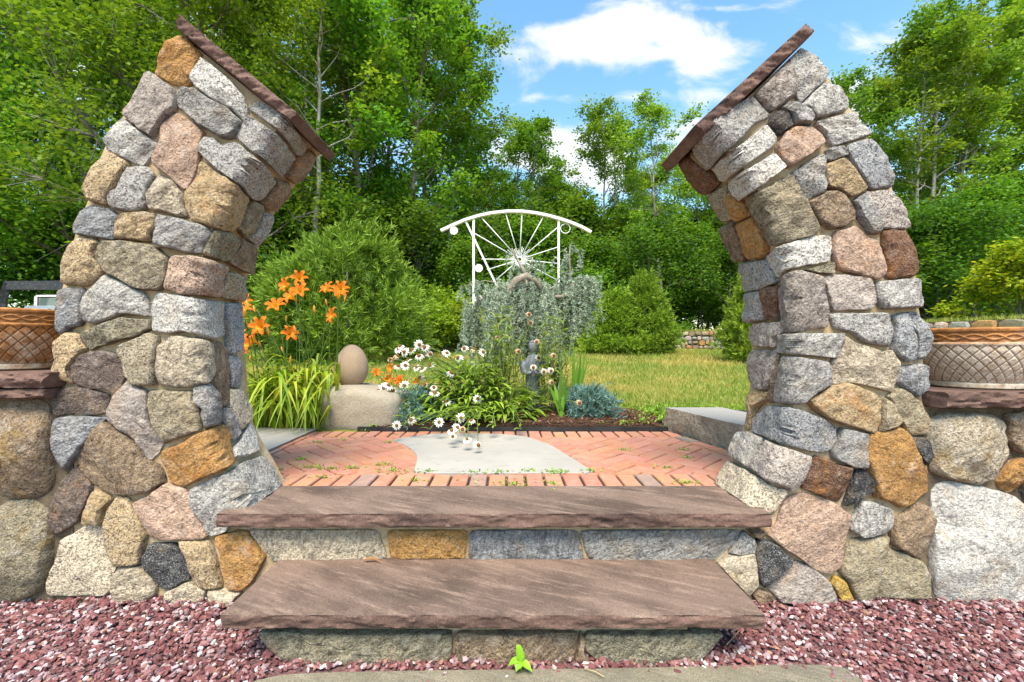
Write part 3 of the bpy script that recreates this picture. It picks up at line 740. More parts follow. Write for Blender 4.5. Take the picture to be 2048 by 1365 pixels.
def planter(loc, rz, label, w):
    t = empty('planter_bowl', loc, label, 'planter', None)
    o = link('bowl', pm, M['planter'], t, (w, w, w)); o.rotation_euler.z = rz
    a = Acc(); n = 40; a.add([(.218 * math.cos(2 * math.pi * i / n), .218 * math.sin(2 * math.pi * i / n), .226) for i in range(n)] + [(0, 0, .234)], [(i, (i + 1) % n, n) for i in range(n)])
    link('soil', a.mesh('soil'), M['pot_soil'], t)
planter((2.106, 2.06, .906), .3, 'pale carved lattice planter bowl on the wall cap beside the far stone wall', .0)
planter((-2.217, 2.06, .987), 1.1, 'rust-brown carved lattice planter bowl on the mossy boulder wall', .36)

# ------------------------------------------------------------------ patio
Z_B = .405
def clip(poly, a, b_):
    """keep the part left of a->b"""
    out = []; n = len(poly); d = lambda p: (b_[0] - a[0]) * (p[1] - a[1]) - (b_[1] - a[1]) * (p[0] - a[0])
    for i in range(n):
        p, q = poly[i], poly[(i + 1) % n]; dp, dq = d(p), d(q)
        if dp >= 0: out.append(p)
        if dp * dq < 0: t = dp / (dp - dq); out.append((p[0] + t * (q[0] - p[0]), p[1] + t * (q[1] - p[1])))
    return out
def brick_mat():
    m, nt, bs, out = new_mat('clay_paver'); b = NB(nt); co = b.coords(); oi = b.n('ObjectInfo'); w = b.math('MULTIPLY', oi.outputs['Random'], 40)
    n1 = b.noise(co, 16, 4, .6, w); n2 = b.noise(co, 140, 3, .7, w)
    c = b.mix(b.math('MULTIPLY', b.ramp(n1, .42, .7), .55), oi.outputs['Color'], (.42, .27, .20))
    c = b.mix(b.math('MULTIPLY', b.ramp(n2, .5, .68), .4), c, b.mix(1., c, (.55, .5, .5), 'MULTIPLY'))
    b.l(c, bs.inputs['Base Color']); bs.inputs['Roughness'].default_value = .85
    b.l(b.bump(n2, .002, .6), bs.inputs['Normal']); return m
M['brick'] = brick_mat()
M['joint'] = simple_mat('mossy_joint_sand', [(.035, .028, .016), (.08, .065, .04), (.04, .06, .015)], 22, .95, .01, 120)
INLAY = [(580, 118), (660, 103), (760, 92), (900, 90), (1030, 95), (1085, 101), (1130, 110), (1200, 135), (1280, 185), (1370, 240), (1360, 243), (665, 244), (676, 222), (685, 190), (682, 172), (670, 158), (645, 140), (615, 126)]
inlay = [PZ(480 + x / 1.932, 820 + y / 1.932, .408)[:2] for x, y in INLAY]
def inside(p, poly):
    c = False; n = len(poly)
    for i in range(n):
        a, b_ = poly[i], poly[i - 1]
        if (a[1] > p[1]) != (b_[1] > p[1]) and p[0] < (b_[0] - a[0]) * (p[1] - a[1]) / (b_[1] - a[1]) + a[0]: c = not c
    return c
def inset(poly, d):
    n = len(poly); out = []
    for i in range(n):
        p0, p1, p2 = (np.array(poly[(i + k) % n]) for k in (-1, 0, 1))
        e0, e1 = p1 - p0, p2 - p1; l0, l1 = np.linalg.norm(e0), np.linalg.norm(e1)
        if l0 < 1e-6 or l1 < 1e-6: out.append(tuple(p1)); continue
        n0, n1 = np.array((-e0[1], e0[0])) / l0, np.array((-e1[1], e1[0])) / l1; b_ = n0 + n1; q = 1 + n0 @ n1
        out.append(tuple(p1 + b_ / max(q, .35) * d))
    return out
def patio():
    XL = -1.53; R0, R1 = (1.62, 2.20), (1.285, 3.62)          # slanted right edge beside the kerb block
    pat = link('patio', mesh_np('patio', np.array([(-1.6, 2.15, .386), (1.7, 2.15, .386), (1.4, 3.63, .386), (-1.6, 3.63, .386), (-1.6, 2.15, .30), (1.7, 2.15, .30), (1.4, 3.63, .30), (-1.6, 3.63, .30)]),
        np.array([(0, 1, 2, 3), (0, 4, 5, 1), (1, 5, 6, 2), (2, 6, 7, 3), (3, 7, 4, 0)])), M['joint']); tag(pat, None, None, None, 'structure')
    r = random.Random(5); cnt = [0]
    def brick(poly, clipto=None):
        if clipto:
            for a, b_ in clipto: poly = clip(poly, a, b_)
            if len(poly) < 3: return
        n = len(poly); ar = .5 * sum(poly[i][0] * poly[(i + 1) % n][1] - poly[(i + 1) % n][0] * poly[i][1] for i in range(n))
        if abs(ar) < .0012: return
        if ar < 0: poly = poly[::-1]
        cx = sum(p[0] for p in poly) / n; cy = sum(p[1] for p in poly) / n
        if all(inside(p, inlay) for p in poly): return
        R = math.sqrt(abs(ar)); tx, ty = r.uniform(-.012, .012), r.uniform(-.012, .012); dz = r.uniform(-.003, .002)
        V = []
        for s, z in ((.0052, -.06), (.0052, -.006), (.0090, 0)):
            for p in inset(poly, s): qx, qy = p[0] - cx, p[1] - cy; V.append((qx, qy, z + dz + tx * qx + ty * qy))
        Fc4 = [(k * n + i, k * n + (i + 1) % n, (k + 1) * n + (i + 1) % n, (k + 1) * n + i) for k in range(2) for i in range(n)]
        me = bpy.data.meshes.new('brick'); me.from_pydata(V, [], Fc4 + [tuple(2 * n + i for i in range(n))]); 
        o = link('brick', me, M['brick'], pat); o.location = (cx, cy, Z_B)
        if r.random() < .05: c = (.27 * r.uniform(.8, 1.2), .19, .15)
        else:
            k = r.uniform(.90, 1.10); c = (.45 * k, .185 * k * r.uniform(.92, 1.12), .108 * k * r.uniform(.9, 1.15))
        o.color = (*c, 1); cnt[0] += 1
    right = (R0, R1)                                           # keep the left side of the upward line
    xr = lambda y: R0[0] + (R1[0] - R0[0]) * (y - R0[1]) / (R1[1] - R0[1])
    x = XL - .02
    while x < 1.62: brick([(x, 2.215), (x + .094, 2.215), (x + .094, 2.43), (x, 2.43)], [right]); x += .0965     # soldier course at the step
    x = XL - .05
    while x < 1.40: brick([(x, 3.41), (x + .094, 3.41), (x + .094, 3.615), (x, 3.615)], [right]); x += .0965
    y = 2.435
    while y < 3.40:                                            # edging along both sides
        brick([(XL - .06, y), (XL + .035, y), (XL + .035, y + .198), (XL - .06, y + .198)], [((9, 3.405), (-9, 3.405))]); 
        dx = (R1[0] - R0[0]) / (R1[1] - R0[1])
        brick([(xr(y) - .10, y), (xr(y), y), (xr(y + .198), y + .198), (xr(y + .198) - .10, y + .198)], [((9, 3.405), (-9, 3.405))]); y += .202
    a = .100; c45 = math.sqrt(.5)
    lims = [((-9, 2.436), (9, 2.436)), ((9, 3.404), (-9, 3.404)), ((XL + .04, 9), (XL + .04, -9)), ((R0[0] - .105, R0[1]), (R1[0] - .105, R1[1]))]
    def rot(p): return (c45 * (p[0] - p[1]) + .03, c45 * (p[0] + p[1]) + 2.9)
    for i in range(-26, 27):
        for j in range(-26, 27):
            k = (i - j) % 4
            if k == 0: rc = [(i, j), (i + 2, j), (i + 2, j + 1), (i, j + 1)]
            elif k == 2 : rc = [(i, j - 1), (i + 1, j - 1), (i + 1, j + 1), (i, j + 1)]
            else: continue
            pl = [rot((p[0] * a, p[1] * a)) for p in rc]
            if not any(-1.8 < p[0] < 1.9 and 2.3 < p[1] < 3.6 for p in pl): continue
            brick(pl, lims)
    print('bricks', cnt[0])
    # pale concrete inlay
    m = simple_mat('pale_concrete', [(.33, .31, .275), (.365, .345, .305), (.31, .29, .255)], 2.5, .92, .0015, 220, spec=.1)
    n = len(inlay); pl = resample(chaikin(np.array(inlay), 1, .15), 60); n = 60; c = pl.mean(0)
    V = [(p[0], p[1], .36) for p in pl] + [(p[0], p[1], .407) for p in pl] + [(c[0] + (p[0] - c[0]) * .995, c[1] + (p[1] - c[1]) * .995, .4095) for p in pl]
    Fc = [(k * n + i, k * n + (i + 1) % n, (k + 1) * n + (i + 1) % n, (k + 1) * n + i) for k in range(2) for i in range(n)]
    me = bpy.data.meshes.new('paving_inlay'); me.from_pydata(V, [], Fc + [tuple(2 * n + i for i in range(n))]); fix_normals(me)
    o = link('concrete_inlay', me, m); tag(o, 'pale grey curved concrete slab set flush into the brick patio', 'slab')
    # granite: kerb block on one side, flush slab on the other
    g = simple_mat('grey_granite', [(.29, .275, .25), (.37, .35, .315), (.14, .13, .115)], 150, .92, .003, 120, spec=.08, detail=3)
    gd = simple_mat('split_granite', [(.30, .24, .17), (.42, .35, .26), (.12, .095, .065)], 40, .95, .03, 30, spec=.08, detail=5)
    def loft(name, bot, top, mat, label, cat, seed, amp=.01, sub=10):
        c8 = [np.array(v) for v in (bot[0], bot[1], bot[2], bot[3], top[0], top[1], top[2], top[3])]
        me = rough_slab(name, c8, sub, sub, 5, .004, amp, seed); o = link(name, me, mat)
        return tag(o, label, cat)
    ob = loft('granite_kerb', [(1.62, 2.32, .30), (1.275, 3.68, .30), (2.05, 2.32, .30), (1.72, 3.68, .30)], [(1.615, 2.32, .585), (1.27, 3.68, .585), (2.05, 2.32, .585), (1.72, 3.68, .585)], gd,
         'split-faced granite kerb block edging the brick patio', 'kerb', 3, .03, 30)
    ob.data.materials.append(g)
    for p in ob.data.polygons:
        if p.normal.z > .8: p.material_index = 1
    loft('granite_slab', [(-1.60, 3.72, .30), (-1.60, 2.30, .30), (-2.02, 3.72, .30), (-2.02, 2.30, .30)], [(-1.535, 3.70, .418), (-1.535, 2.30, .418), (-2.02, 3.70, .418), (-2.02, 2.30, .418)], g,
         'flat granite slab beside the brick patio under the daylily leaves', 'slab', 4, .005, 12)
    # raised brick landing beyond the kerb
    up = link('upper_patio', mesh_np('upper_patio', np.array([(1.74, 2.32, .568), (2.9, 2.32, .568), (2.9, 3.66, .568), (1.74, 3.66, .568), (1.74, 2.32, .3), (2.9, 2.32, .3), (2.9, 3.66, .3), (1.74, 3.66, .3)]), np.array([(0, 1, 2, 3), (0, 4, 5, 1), (1, 5, 6, 2), (2, 6, 7, 3), (3, 7, 4, 0)])), M['joint'])
    tag(up, None, None, None, 'structure'); pat = up; Zs = .578
    for iy in range(8):
        for ix in range(6):
            x0 = 1.80 + ix * .202 + (.1 if iy % 2 else 0); y0 = 2.70 + iy * .098
            if x0 > 2.75: continue
            me = bpy.data.objects.get('brick').data if False else box_mesh('brick', .194, .092, .06, .004)
            o = link('brick', me, M['brick'], up); o.location = (x0 + .1, y0 + .05, Zs - .03 + r.uniform(-.002, .002)); k = r.uniform(.85, 1.1); o.color = (.46 * k, .19 * k, .11 * k, 1)
patio()

# ------------------------------------------------------------------ gravel, stepping slab
def gravel():
    m = simple_mat('crushed_red_stone', [(.13, .055, .055), (.24, .12, .12), (.42, .34, .34)], 55, .85, .02, 90)
    g = link('gravel_bed', mesh_np('gravel_bed', np.array([(-14, -12, -.004), (14, -12, -.004), (14, 1.99, -.004), (-14, 1.99, -.004)]), np.array([(0, 1, 2, 3)])), m); tag(g, None, None, None, 'structure')
    N = 27000
    X = rng.uniform(-2.6, 2.6, N); Y = 1.99 - rng.random(N) ** 1.0 * .85
    def heap(x, y): return np.clip((y - 1.72) / .22, 0, 1) * .028 * (.6 + .4 * np.sin(x * 7) * np.sin(x * 3.1 + 1))
    keep = ~((np.abs(X + .03) < .72) & (Y > 1.60)) & ~((np.abs(X - .12) < .93) & (Y < 1.525) & (rng.random(N) < .965))
    X, Y = X[keep], Y[keep]; N = len(X)
    Z = heap(X, Y) + rng.random(N) * .012
    L = rng.uniform(.0055, .0130, N) * np.where(rng.random(N) < .06, 1.45, 1); W = L * rng.uniform(.45, .8, N); T = L * rng.uniform(.16, .36, N)
    base = np.array([(-1, -.25, 0), (-.35, -1, -.2), (.7, -.75, 0), (1, .3, .1), (.25, 1, 0), (-.8, .6, .1)]);
    top = base * .72; K = 6
    loc = np.concatenate([base * (1, 1, 0) + (0, 0, -1), top * (1, 1, 0) + (0, 0, 1)])[None] + rng.normal(0, .13, (N, 12, 3))
    loc = loc * np.stack([L, W, T], 1)[:, None, :]
    az = rng.uniform(0, 6.28, N); ti = rng.normal(0, .42, N); ca, sa = np.cos(az), np.sin(az); ct, st = np.cos(ti), np.sin(ti)
    x, y, z = loc[..., 0], loc[..., 1], loc[..., 2]
    y2 = y * ct[:, None] - z * st[:, None]; z2 = y * st[:, None] + z * ct[:, None]
    x3 = x * ca[:, None] - y2 * sa[:, None]; y3 = x * sa[:, None] + y2 * ca[:, None]
    V = np.stack([x3 + X[:, None], y3 + Y[:, None], z2 + Z[:, None] + .002], 2).reshape(-1, 3)
    f4 = np.array([(i, (i + 1) % K, K + (i + 1) % K, K + i) for i in range(K)]); f6 = np.array([[6, 7, 8, 9, 10, 11]])
    off = (np.arange(N) * 12)[:, None, None]
    F4 = (f4[None] + off).reshape(-1, 4); F6 = (f6[None] + off).reshape(-1, 6)
    pal = np.array([(.16, .058, .06), (.115, .045, .05), (.20, .08, .075), (.26, .13, .13), (.36, .26, .27), (.52, .46, .46), (.20, .15, .16), (.30, .17, .12)])
    ci = rng.choice(len(pal), N, p=[.22, .16, .17, .17, .15, .055, .045, .03]); C = pal[ci] * rng.uniform(.8, 1.25, (N, 1))
    fc = np.concatenate([np.repeat(C, 6, 0), C])
    o = link('gravel', mesh_np('gravel', V, [F4, F6], False, fc), M['chips']); tag(o, 'purple-red crushed stone gravel with scattered white chips', 'gravel', None, 'stuff')
    pl = [(520, 1352), (640, 1344), (900, 1340), (1250, 1336), (1480, 1330), (1640, 1328), (1700, 1334), (1735, 1362), (1760, 1400), (1790, 1480), (1700, 1560), (300, 1560), (430, 1400)]
    q = resample(chaikin(np.array([PZ(x, y, .014)[:2] for x, y in pl]), 2, .2), 60); n = 60; c = q.mean(0)
    V = [(*p, -.03) for p in q] + [(*p, .010) for p in q] + [(*(c + (p - c) * .99), .014) for p in q]
    Fc = [(k * n + i, k * n + (i + 1) % n, (k + 1) * n + (i + 1) % n, (k + 1) * n + i) for k in range(2) for i in range(n)]
    me = bpy.data.meshes.new('stepping_slab'); me.from_pydata(V, [], Fc + [tuple(2 * n + i for i in range(n))]); fix_normals(me)
    tag(link('stepping_slab', me, M['flag_grey']), 'grey flagstone laid in the gravel at the foot of the steps', 'slab')
gravel()
# ------------------------------------------------------------------ leaves and trees (vectorised)
def leaf_quads(C, L, W, col, up=.45, droop=0., r=rng):
    """C (n,3) leaf bases -> diamond leaves with random heading; returns V, F, colours"""
    n = len(C); d = r.normal(0, 1, (n, 3)); d[:, 2] = d[:, 2] * .55 - droop; d /= np.linalg.norm(d, axis=1)[:, None]
    nr = r.normal(0, 1, (n, 3)); nr[:, 2] = np.abs(nr[:, 2]) + up * 2; s = np.cross(d, nr); s /= np.linalg.norm(s, axis=1)[:, None] + 1e-9
    L = np.broadcast_to(L, n)[:, None]; W = np.broadcast_to(W, n)[:, None]
    b_ = C; t = C + d * L; a = C + d * L * .5 - s * W; c = C + d * L * .5 + s * W
    V = np.stack([b_, a, t, c], 1).reshape(-1, 3); Fq = np.arange(4 * n).reshape(n, 4)
    return V, Fq, col
def tubes_np(segs, n=5):
    """segs: list of (p0, p1, r0, r1)"""
    a = Acc()
    for p0, p1, r0, r1 in segs: tube(a, [p0, p1], [r0, r1], n, cap=False)
    return a
def make_tree(seed, Ht, crown0, R, nl, leaf, trunk_r=.16, lean=.04, clump=.5, shape='oval', cols=((.075, .16, .018), (.13, .24, .028), (.19, .29, .04)), nlimb=22, per=5):
    r = np.random.default_rng(seed); segs = []; tips = []
    m = 9; pts = [np.array((0, 0, -.1))]; wob = r.normal(0, 1, (m, 2)).cumsum(0) * Ht * .008
    for i in range(1, m + 1): pts.append(np.array((wob[i - 1, 0] + lean * Ht * i / m * .6, wob[i - 1, 1], Ht * .96 * i / m)))
    rad = [trunk_r * (1 - .9 * (i / m) ** .9) + .012 for i in range(m + 1)]
    for i in range(m): segs.append((pts[i], pts[i + 1], rad[i], rad[i + 1]))
    def at(h):
        k = min(h / (.96 * Ht) * m, m - .001); i = int(max(k, 0)); return pts[i] + (pts[i + 1] - pts[i]) * (k - i), rad[i]
    for q in range(nlimb):
        f = (q + r.random()) / nlimb; h = Ht * (crown0 + (0.97 - crown0) * f); p, tr = at(h)
        if shape == 'oval': prof = math.sin(math.pi * min(1, .18 + .80 * f)) ** .7
        elif shape == 'cone': prof = 1 - .85 * f
        else: prof = (1 - f ** 3) * .95 + .05
        ln = R * (.5 + .7 * r.random()) * prof + .25; az = q * 2.4 + r.normal(0, .5); el = math.radians(r.uniform(8, 48) + 22 * f)
        d = np.array((math.cos(az) * math.cos(el), math.sin(az) * math.cos(el), math.sin(el))); cur = p; r0 = max(.012, tr * .45)
        for k in range(4):
            nx = cur + d * ln / 4; segs.append((cur, nx, r0 * (1 - k * .22), r0 * (1 - (k + 1) * .22)))
            d = d + r.normal(0, .22, 3) + np.array((0, 0, .06)); d /= np.linalg.norm(d)
            if k >= 1:
                for _ in range(per // 2 if k < 3 else per):
                    dd = d + r.normal(0, .75, 3); dd /= np.linalg.norm(dd); e = nx + dd * ln * r.uniform(.12, .34)
                    segs.append((nx, e, r0 * .28, .006)); tips.append(e)
            cur = nx
        tips.append(cur)
    tips = np.array(tips); k = len(tips); cl = r.integers(0, k, nl); sz = clump * (.55 + .75 * r.random(k))
    off = r.normal(0, 1, (nl, 3)) * np.array((.55, .55, .34)) * sz[cl][:, None]
    C = tips[cl] + off; cc = np.array(cols)
    tone = np.clip(.5 + r.normal(0, .28, k)[cl] + r.normal(0, .22, nl), 0, 1) * 2
    i0 = np.minimum(tone.astype(int), 1); fr = (tone - i0)[:, None]; col = cc[i0] * (1 - fr) + cc[i0 + 1] * fr
    V, Fq, col = leaf_quads(C, leaf * r.uniform(.7, 1.35, nl), leaf * r.uniform(.24, .42, nl), col, r=r)
    crown = mesh_np('crown', V, Fq, False, col)
    a = tubes_np(segs, 6); trunk = a.mesh('trunk', smooth=True)
    return trunk, crown
M['bark_pale'] = simple_mat('pale_lichen_bark', [(.16, .14, .12), (.34, .33, .30), (.42, .43, .39)], 4, .95, .015, 20, .15, stretch=(1, 1, .3))
def plant_tree(var, x, y, s, rz, label, group, name='deciduous_tree', bark='bark', sx=1.0):
    tr, cr = var; t = empty(name, (x, y, tz(x, y) if not isinstance(y, tuple) else 0), label, 'tree', group)
    t.rotation_euler.z = rz; t.scale = (s * sx, s * sx, s)
    o = link('trunk', tr, None, t); 
    if not tr.materials: tr.materials.append(M[bark])
    link('crown', cr, M['leaf'], t)
    return t
YG = ((.095, .205, .016), (.17, .31, .027), (.26, .40, .045)); DG = ((.042, .115, .012), (.077, .18, .018), (.12, .24, .028)); MG = ((.073, .18, .014), (.13, .275, .022), (.20, .35, .034))
V_near = make_tree(1, 12, .10, 4.0, 42000, .125, .2, clump=.66, shape='full', cols=MG, nlimb=44, per=6)
V_tall = [make_tree(11, 15, .34, 3.4, 15000, .17, .17, clump=.52, cols=YG, nlimb=26), make_tree(12, 15, .28, 3.0, 13000, .17, .15, lean=-.05, clump=.48, cols=MG, nlimb=26, per=4),
          make_tree(13, 15, .42, 2.7, 8500, .17, .13, lean=.07, clump=.42, cols=YG, nlimb=22, per=4), make_tree(14, 15, .22, 3.5, 17000, .17, .17, clump=.58, cols=MG, nlimb=30)]
V_under = [make_tree(21, 5, .02, 2.3, 11000, .15, .05, clump=.6, shape='full', cols=DG, nlimb=26), make_tree(22, 5, .04, 2.0, 11000, .14, .05, clump=.55, shape='full', cols=MG, nlimb=26)]
r_ = random.Random(3)
def where(x, y):
    px = CX + F * x / y
    for lim, w in ((130, 'above the parked truck'), (420, 'behind the pillar with the daylilies'), (620, 'beside the feathery evergreen shrub'), (830, 'behind the feathery evergreen shrub'), (940, 'next to the white sculpture'), (1180, 'behind the white arched sculpture'),
                   (1350, 'behind the pair of conifers'), (1560, 'behind the far terrace wall and lone conifer'), (1850, 'behind the pillar with the granite kerb')):
        if px < lim: return w
    return 'behind the yellow-green shrub on the bank'
def forest():
    # big leafy trees close behind the mossy wall and truck
    for (x, y, s, rz, lab) in ((-16.2, 17.0, 1.2, .3, 'large bushy tree filling the air above the parked truck'), (-10.0, 15.0, 1.15, 2.0, 'large leafy tree right behind the pillar with the daylilies'),
                               (-21, 17, 1.3, 4.0, 'broad leafy tree at the edge of the woods past the truck')):
        plant_tree(V_near, x, y, s, rz, lab, None, 'leafy_tree', 'bark')
    tall = [(-7.05, 15.2, .95, 2), (8.1, 22.5, .80, 2), (-8.6, 19.5, 1.12, 0), (-6.0, 18.5, 1.12, 3), (-3.9, 19.0, 1.08, 1), (-3.0, 21.5, .98, 0), (-11.5, 21, 1.15, 1), (-14.5, 22, 1.2, 3), (-19, 22, 1.2, 0), (-6.8, 23, 1.25, 2), (-10, 25, 1.25, 3),
            (-4.6, 25, 1.15, 3), (-2.0, 27, .86, 1), (-16, 28, 1.3, 1), (-22, 27, 1.3, 3), (-.2, 27.5, .90, 2), (1.1, 26.5, .86, 1), (2.9, 30, .72, 3), (4.4, 31, .70, 0), (6.0, 28, .92, 2), (7.2, 28.5, .86, 2),
            (8.8, 30, .78, 1), (10.5, 29, .76, 3), (12.2, 28, .74, 0), (-.9, 33, .82, 3), (13.8, 26, .78, 3), (2.2, 34, .74, 1), (16, 27, .92, 1),
            (18.5, 25, .92, 2), (20.2, 24, 1.02, 2), (22.5, 24.5, 1.12, 2), (25, 26, 1.15, 0), (27.5, 25, 1.25, 2), (30, 26, 1.35, 1), (18, 29, .95, 1), (26, 30, 1.25, 2), (34, 28, 1.4, 1), (23.5, 28, 1.05, 1), (-28, 25, 1.35, 3)]
    for i, (x, y, s, v) in enumerate(tall):
        plant_tree(V_tall[v], x, y, s, r_.uniform(0, 6.28), ('tall slender tree %s' if y < 24.2 else 'tall airy tree deep in the woods %s') % where(x, y), 'woodland trees', 'woodland_tree', 'bark' if v % 2 else 'bark_pale')
    k = 0
    for row, (y0, n, x0, x1, s0) in enumerate(((17.0, 14, -24, 2.5, .9), (20.5, 15, -20, 18, 1.0), (24.5, 17, -24, 26, 1.25), (29.0, 18, -28, 32, 1.6), (35.0, 16, -34, 38, 2.0))):
        for i in range(n):
            x = x0 + (x1 - x0) * (i + .5) / n + r_.uniform(-.6, .6); y = y0 + r_.uniform(-.9, .9)
            if row == 0 and -1.5 < x: y += 3
            if 9 < x < 20 and y < 22: continue
            plant_tree(V_under[k % 2], x, y, s0 * r_.uniform(.75, 1.15), r_.uniform(0, 6.28), ('low bush fronting the woods %s' if row < 2 else 'shaded bush deep in the woods %s') % where(x, y), 'understory bushes', 'understory_bush', sx=1.1); k += 1
    # low bright weeds at the lawn edge
forest()

# ------------------------------------------------------------------ conifer shrubs
def spray_shrub(seed, Hh, R, nspray, cols, blade=.12, nb=11, prof=None, wid=.010, lum=.2, clumps=0, csize=.2):
    r = np.random.default_rng(seed); prof = prof or (lambda f: (1 - f) ** .75 * min(1, .55 + f * 3))
    C = []; D = []; cl = []
    while clumps and len(cl) < clumps:
        f = r.random() ** .9; az = r.uniform(0, 6.28); rr = R * prof(f)
        if r.random() > rr / R + .1: continue
        q = rr * (1 + lum * noise.noise(Vector((math.cos(az) * 2.2, math.sin(az) * 2.2, f * 5 + seed)))) * r.uniform(.88, 1.08); cl.append((np.array((math.cos(az) * q, math.sin(az) * q, f * Hh)), az, f, r.uniform(.7, 1.35)))
    while len(C) < nspray:
        if clumps and r.random() < .86:
            c0, az, f, z_ = cl[r.integers(len(cl))]; o_ = r.normal(0, 1, 3) * csize * z_ * np.array((1, 1, .8)); p = c0 + o_
            if p[2] < .02: continue
            d = np.array((math.cos(az), math.sin(az), .45 + .8 * f)) * 1.0 + o_ / csize * .55 + r.normal(0, .2, 3); C.append(p); D.append(d / np.linalg.norm(d)); continue
        f = r.random(); az = r.uniform(0, 6.28); rr = R * prof(f)
        if r.random() > rr / R + .08: continue
        lump = 1 + lum * noise.noise(Vector((math.cos(az) * 2.2, math.sin(az) * 2.2, f * 5 + seed))) + lum * .6 * noise.noise(Vector((math.cos(az) * 5, math.sin(az) * 5, f * 11 + seed)))
        q = rr * lump * (r.uniform(.25, 1) ** .35 if r.random() < .8 else r.uniform(.2, .8)); p = np.array((math.cos(az) * q, math.sin(az) * q, f * Hh))
        d = np.array((math.cos(az), math.sin(az), .35 + .9 * f)) + r.normal(0, .3, 3); C.append(p); D.append(d / np.linalg.norm(d))
    C = np.array(C); D = np.array(D); n = len(C)
    a = r.normal(0, 1, (n, nb, 3)); d = D[:, None] * 1.15 + a * .55; d /= np.linalg.norm(d, axis=2)[..., None]
    base = C[:, None] + D[:, None] * (np.linspace(0, 1, nb)[None, :, None] * blade * .9); L = blade * r.uniform(.7, 1.3, (n, nb, 1))
    s = np.cross(d, r.normal(0, 1, (n, nb, 3))); s /= np.linalg.norm(s, axis=2)[..., None] + 1e-9; w = wid
    V = np.stack([base, base + d * L * .45 - s * w, base + d * L, base + d * L * .45 + s * w], 2).reshape(-1, 3)
    tone = np.clip(r.normal(.5, .25, (n, 1)) + np.linspace(-.25, .35, nb)[None] + r.normal(0, .12, (n, nb)), 0, 1)[..., None]
    col = np.array(cols[0]) * (1 - tone) + np.array(cols[1]) * tone
    return mesh_np('foliage', V, np.arange(n * nb * 4).reshape(-1, 4), False, col.reshape(-1, 3))
def shrub(name, me, loc, s, rz, label, Hh, cat='shrub', group=None, sx=1):
    t = empty(name, loc, label, cat, group); t.scale = (s * sx, s * sx, s); t.rotation_euler.z = rz
    link('foliage', me, M['needle'], t); a = Acc(); tube(a, [(0, 0, -.1), (.02, 0, Hh * .5), (0, .02, Hh * .92)], [.06, .04, .01], 7)
    link('trunk', a.mesh('trunk', smooth=True), M['bark'], t); return t
cry = spray_shrub(5, 3.9, 1.9, 5600, ((.06, .14, .014), (.24, .39, .035)), .20, 12, lambda f: (1 - f ** 2.6) ** .75 * min(1, .72 + f * 1.5), .014, .5, 85, .24)
shrub('cedar_shrub', cry, (-3.75, 10.6, tz(-3.75, 10.6) - .05), .80, .6, 'big feathery evergreen shrub behind the daylilies and the egg stone', 3.9)
con = spray_shrub(6, 2.6, 1.15, 4200, ((.07, .15, .012), (.25, .38, .026)), .14, 11, None, .011, .5, 75, .14)
for (x, y, s, rz, lab, sx) in ((3.95, 13.2, .86, .4, 'bright green conical conifer on the lawn, the taller of a touching pair', .86), (3.1, 13.0, .68, 2.2, 'rounded green conifer on the lawn, the shorter of a touching pair', 1.15),
                           (5.6, 10.2, .92, 4.1, 'dark green conical conifer half hidden by the stone pillar', .62)):
    shrub('conifer_shrub', con, (x, y, tz(x, y) - .04), s, rz, lab, 2.6, sx=sx)

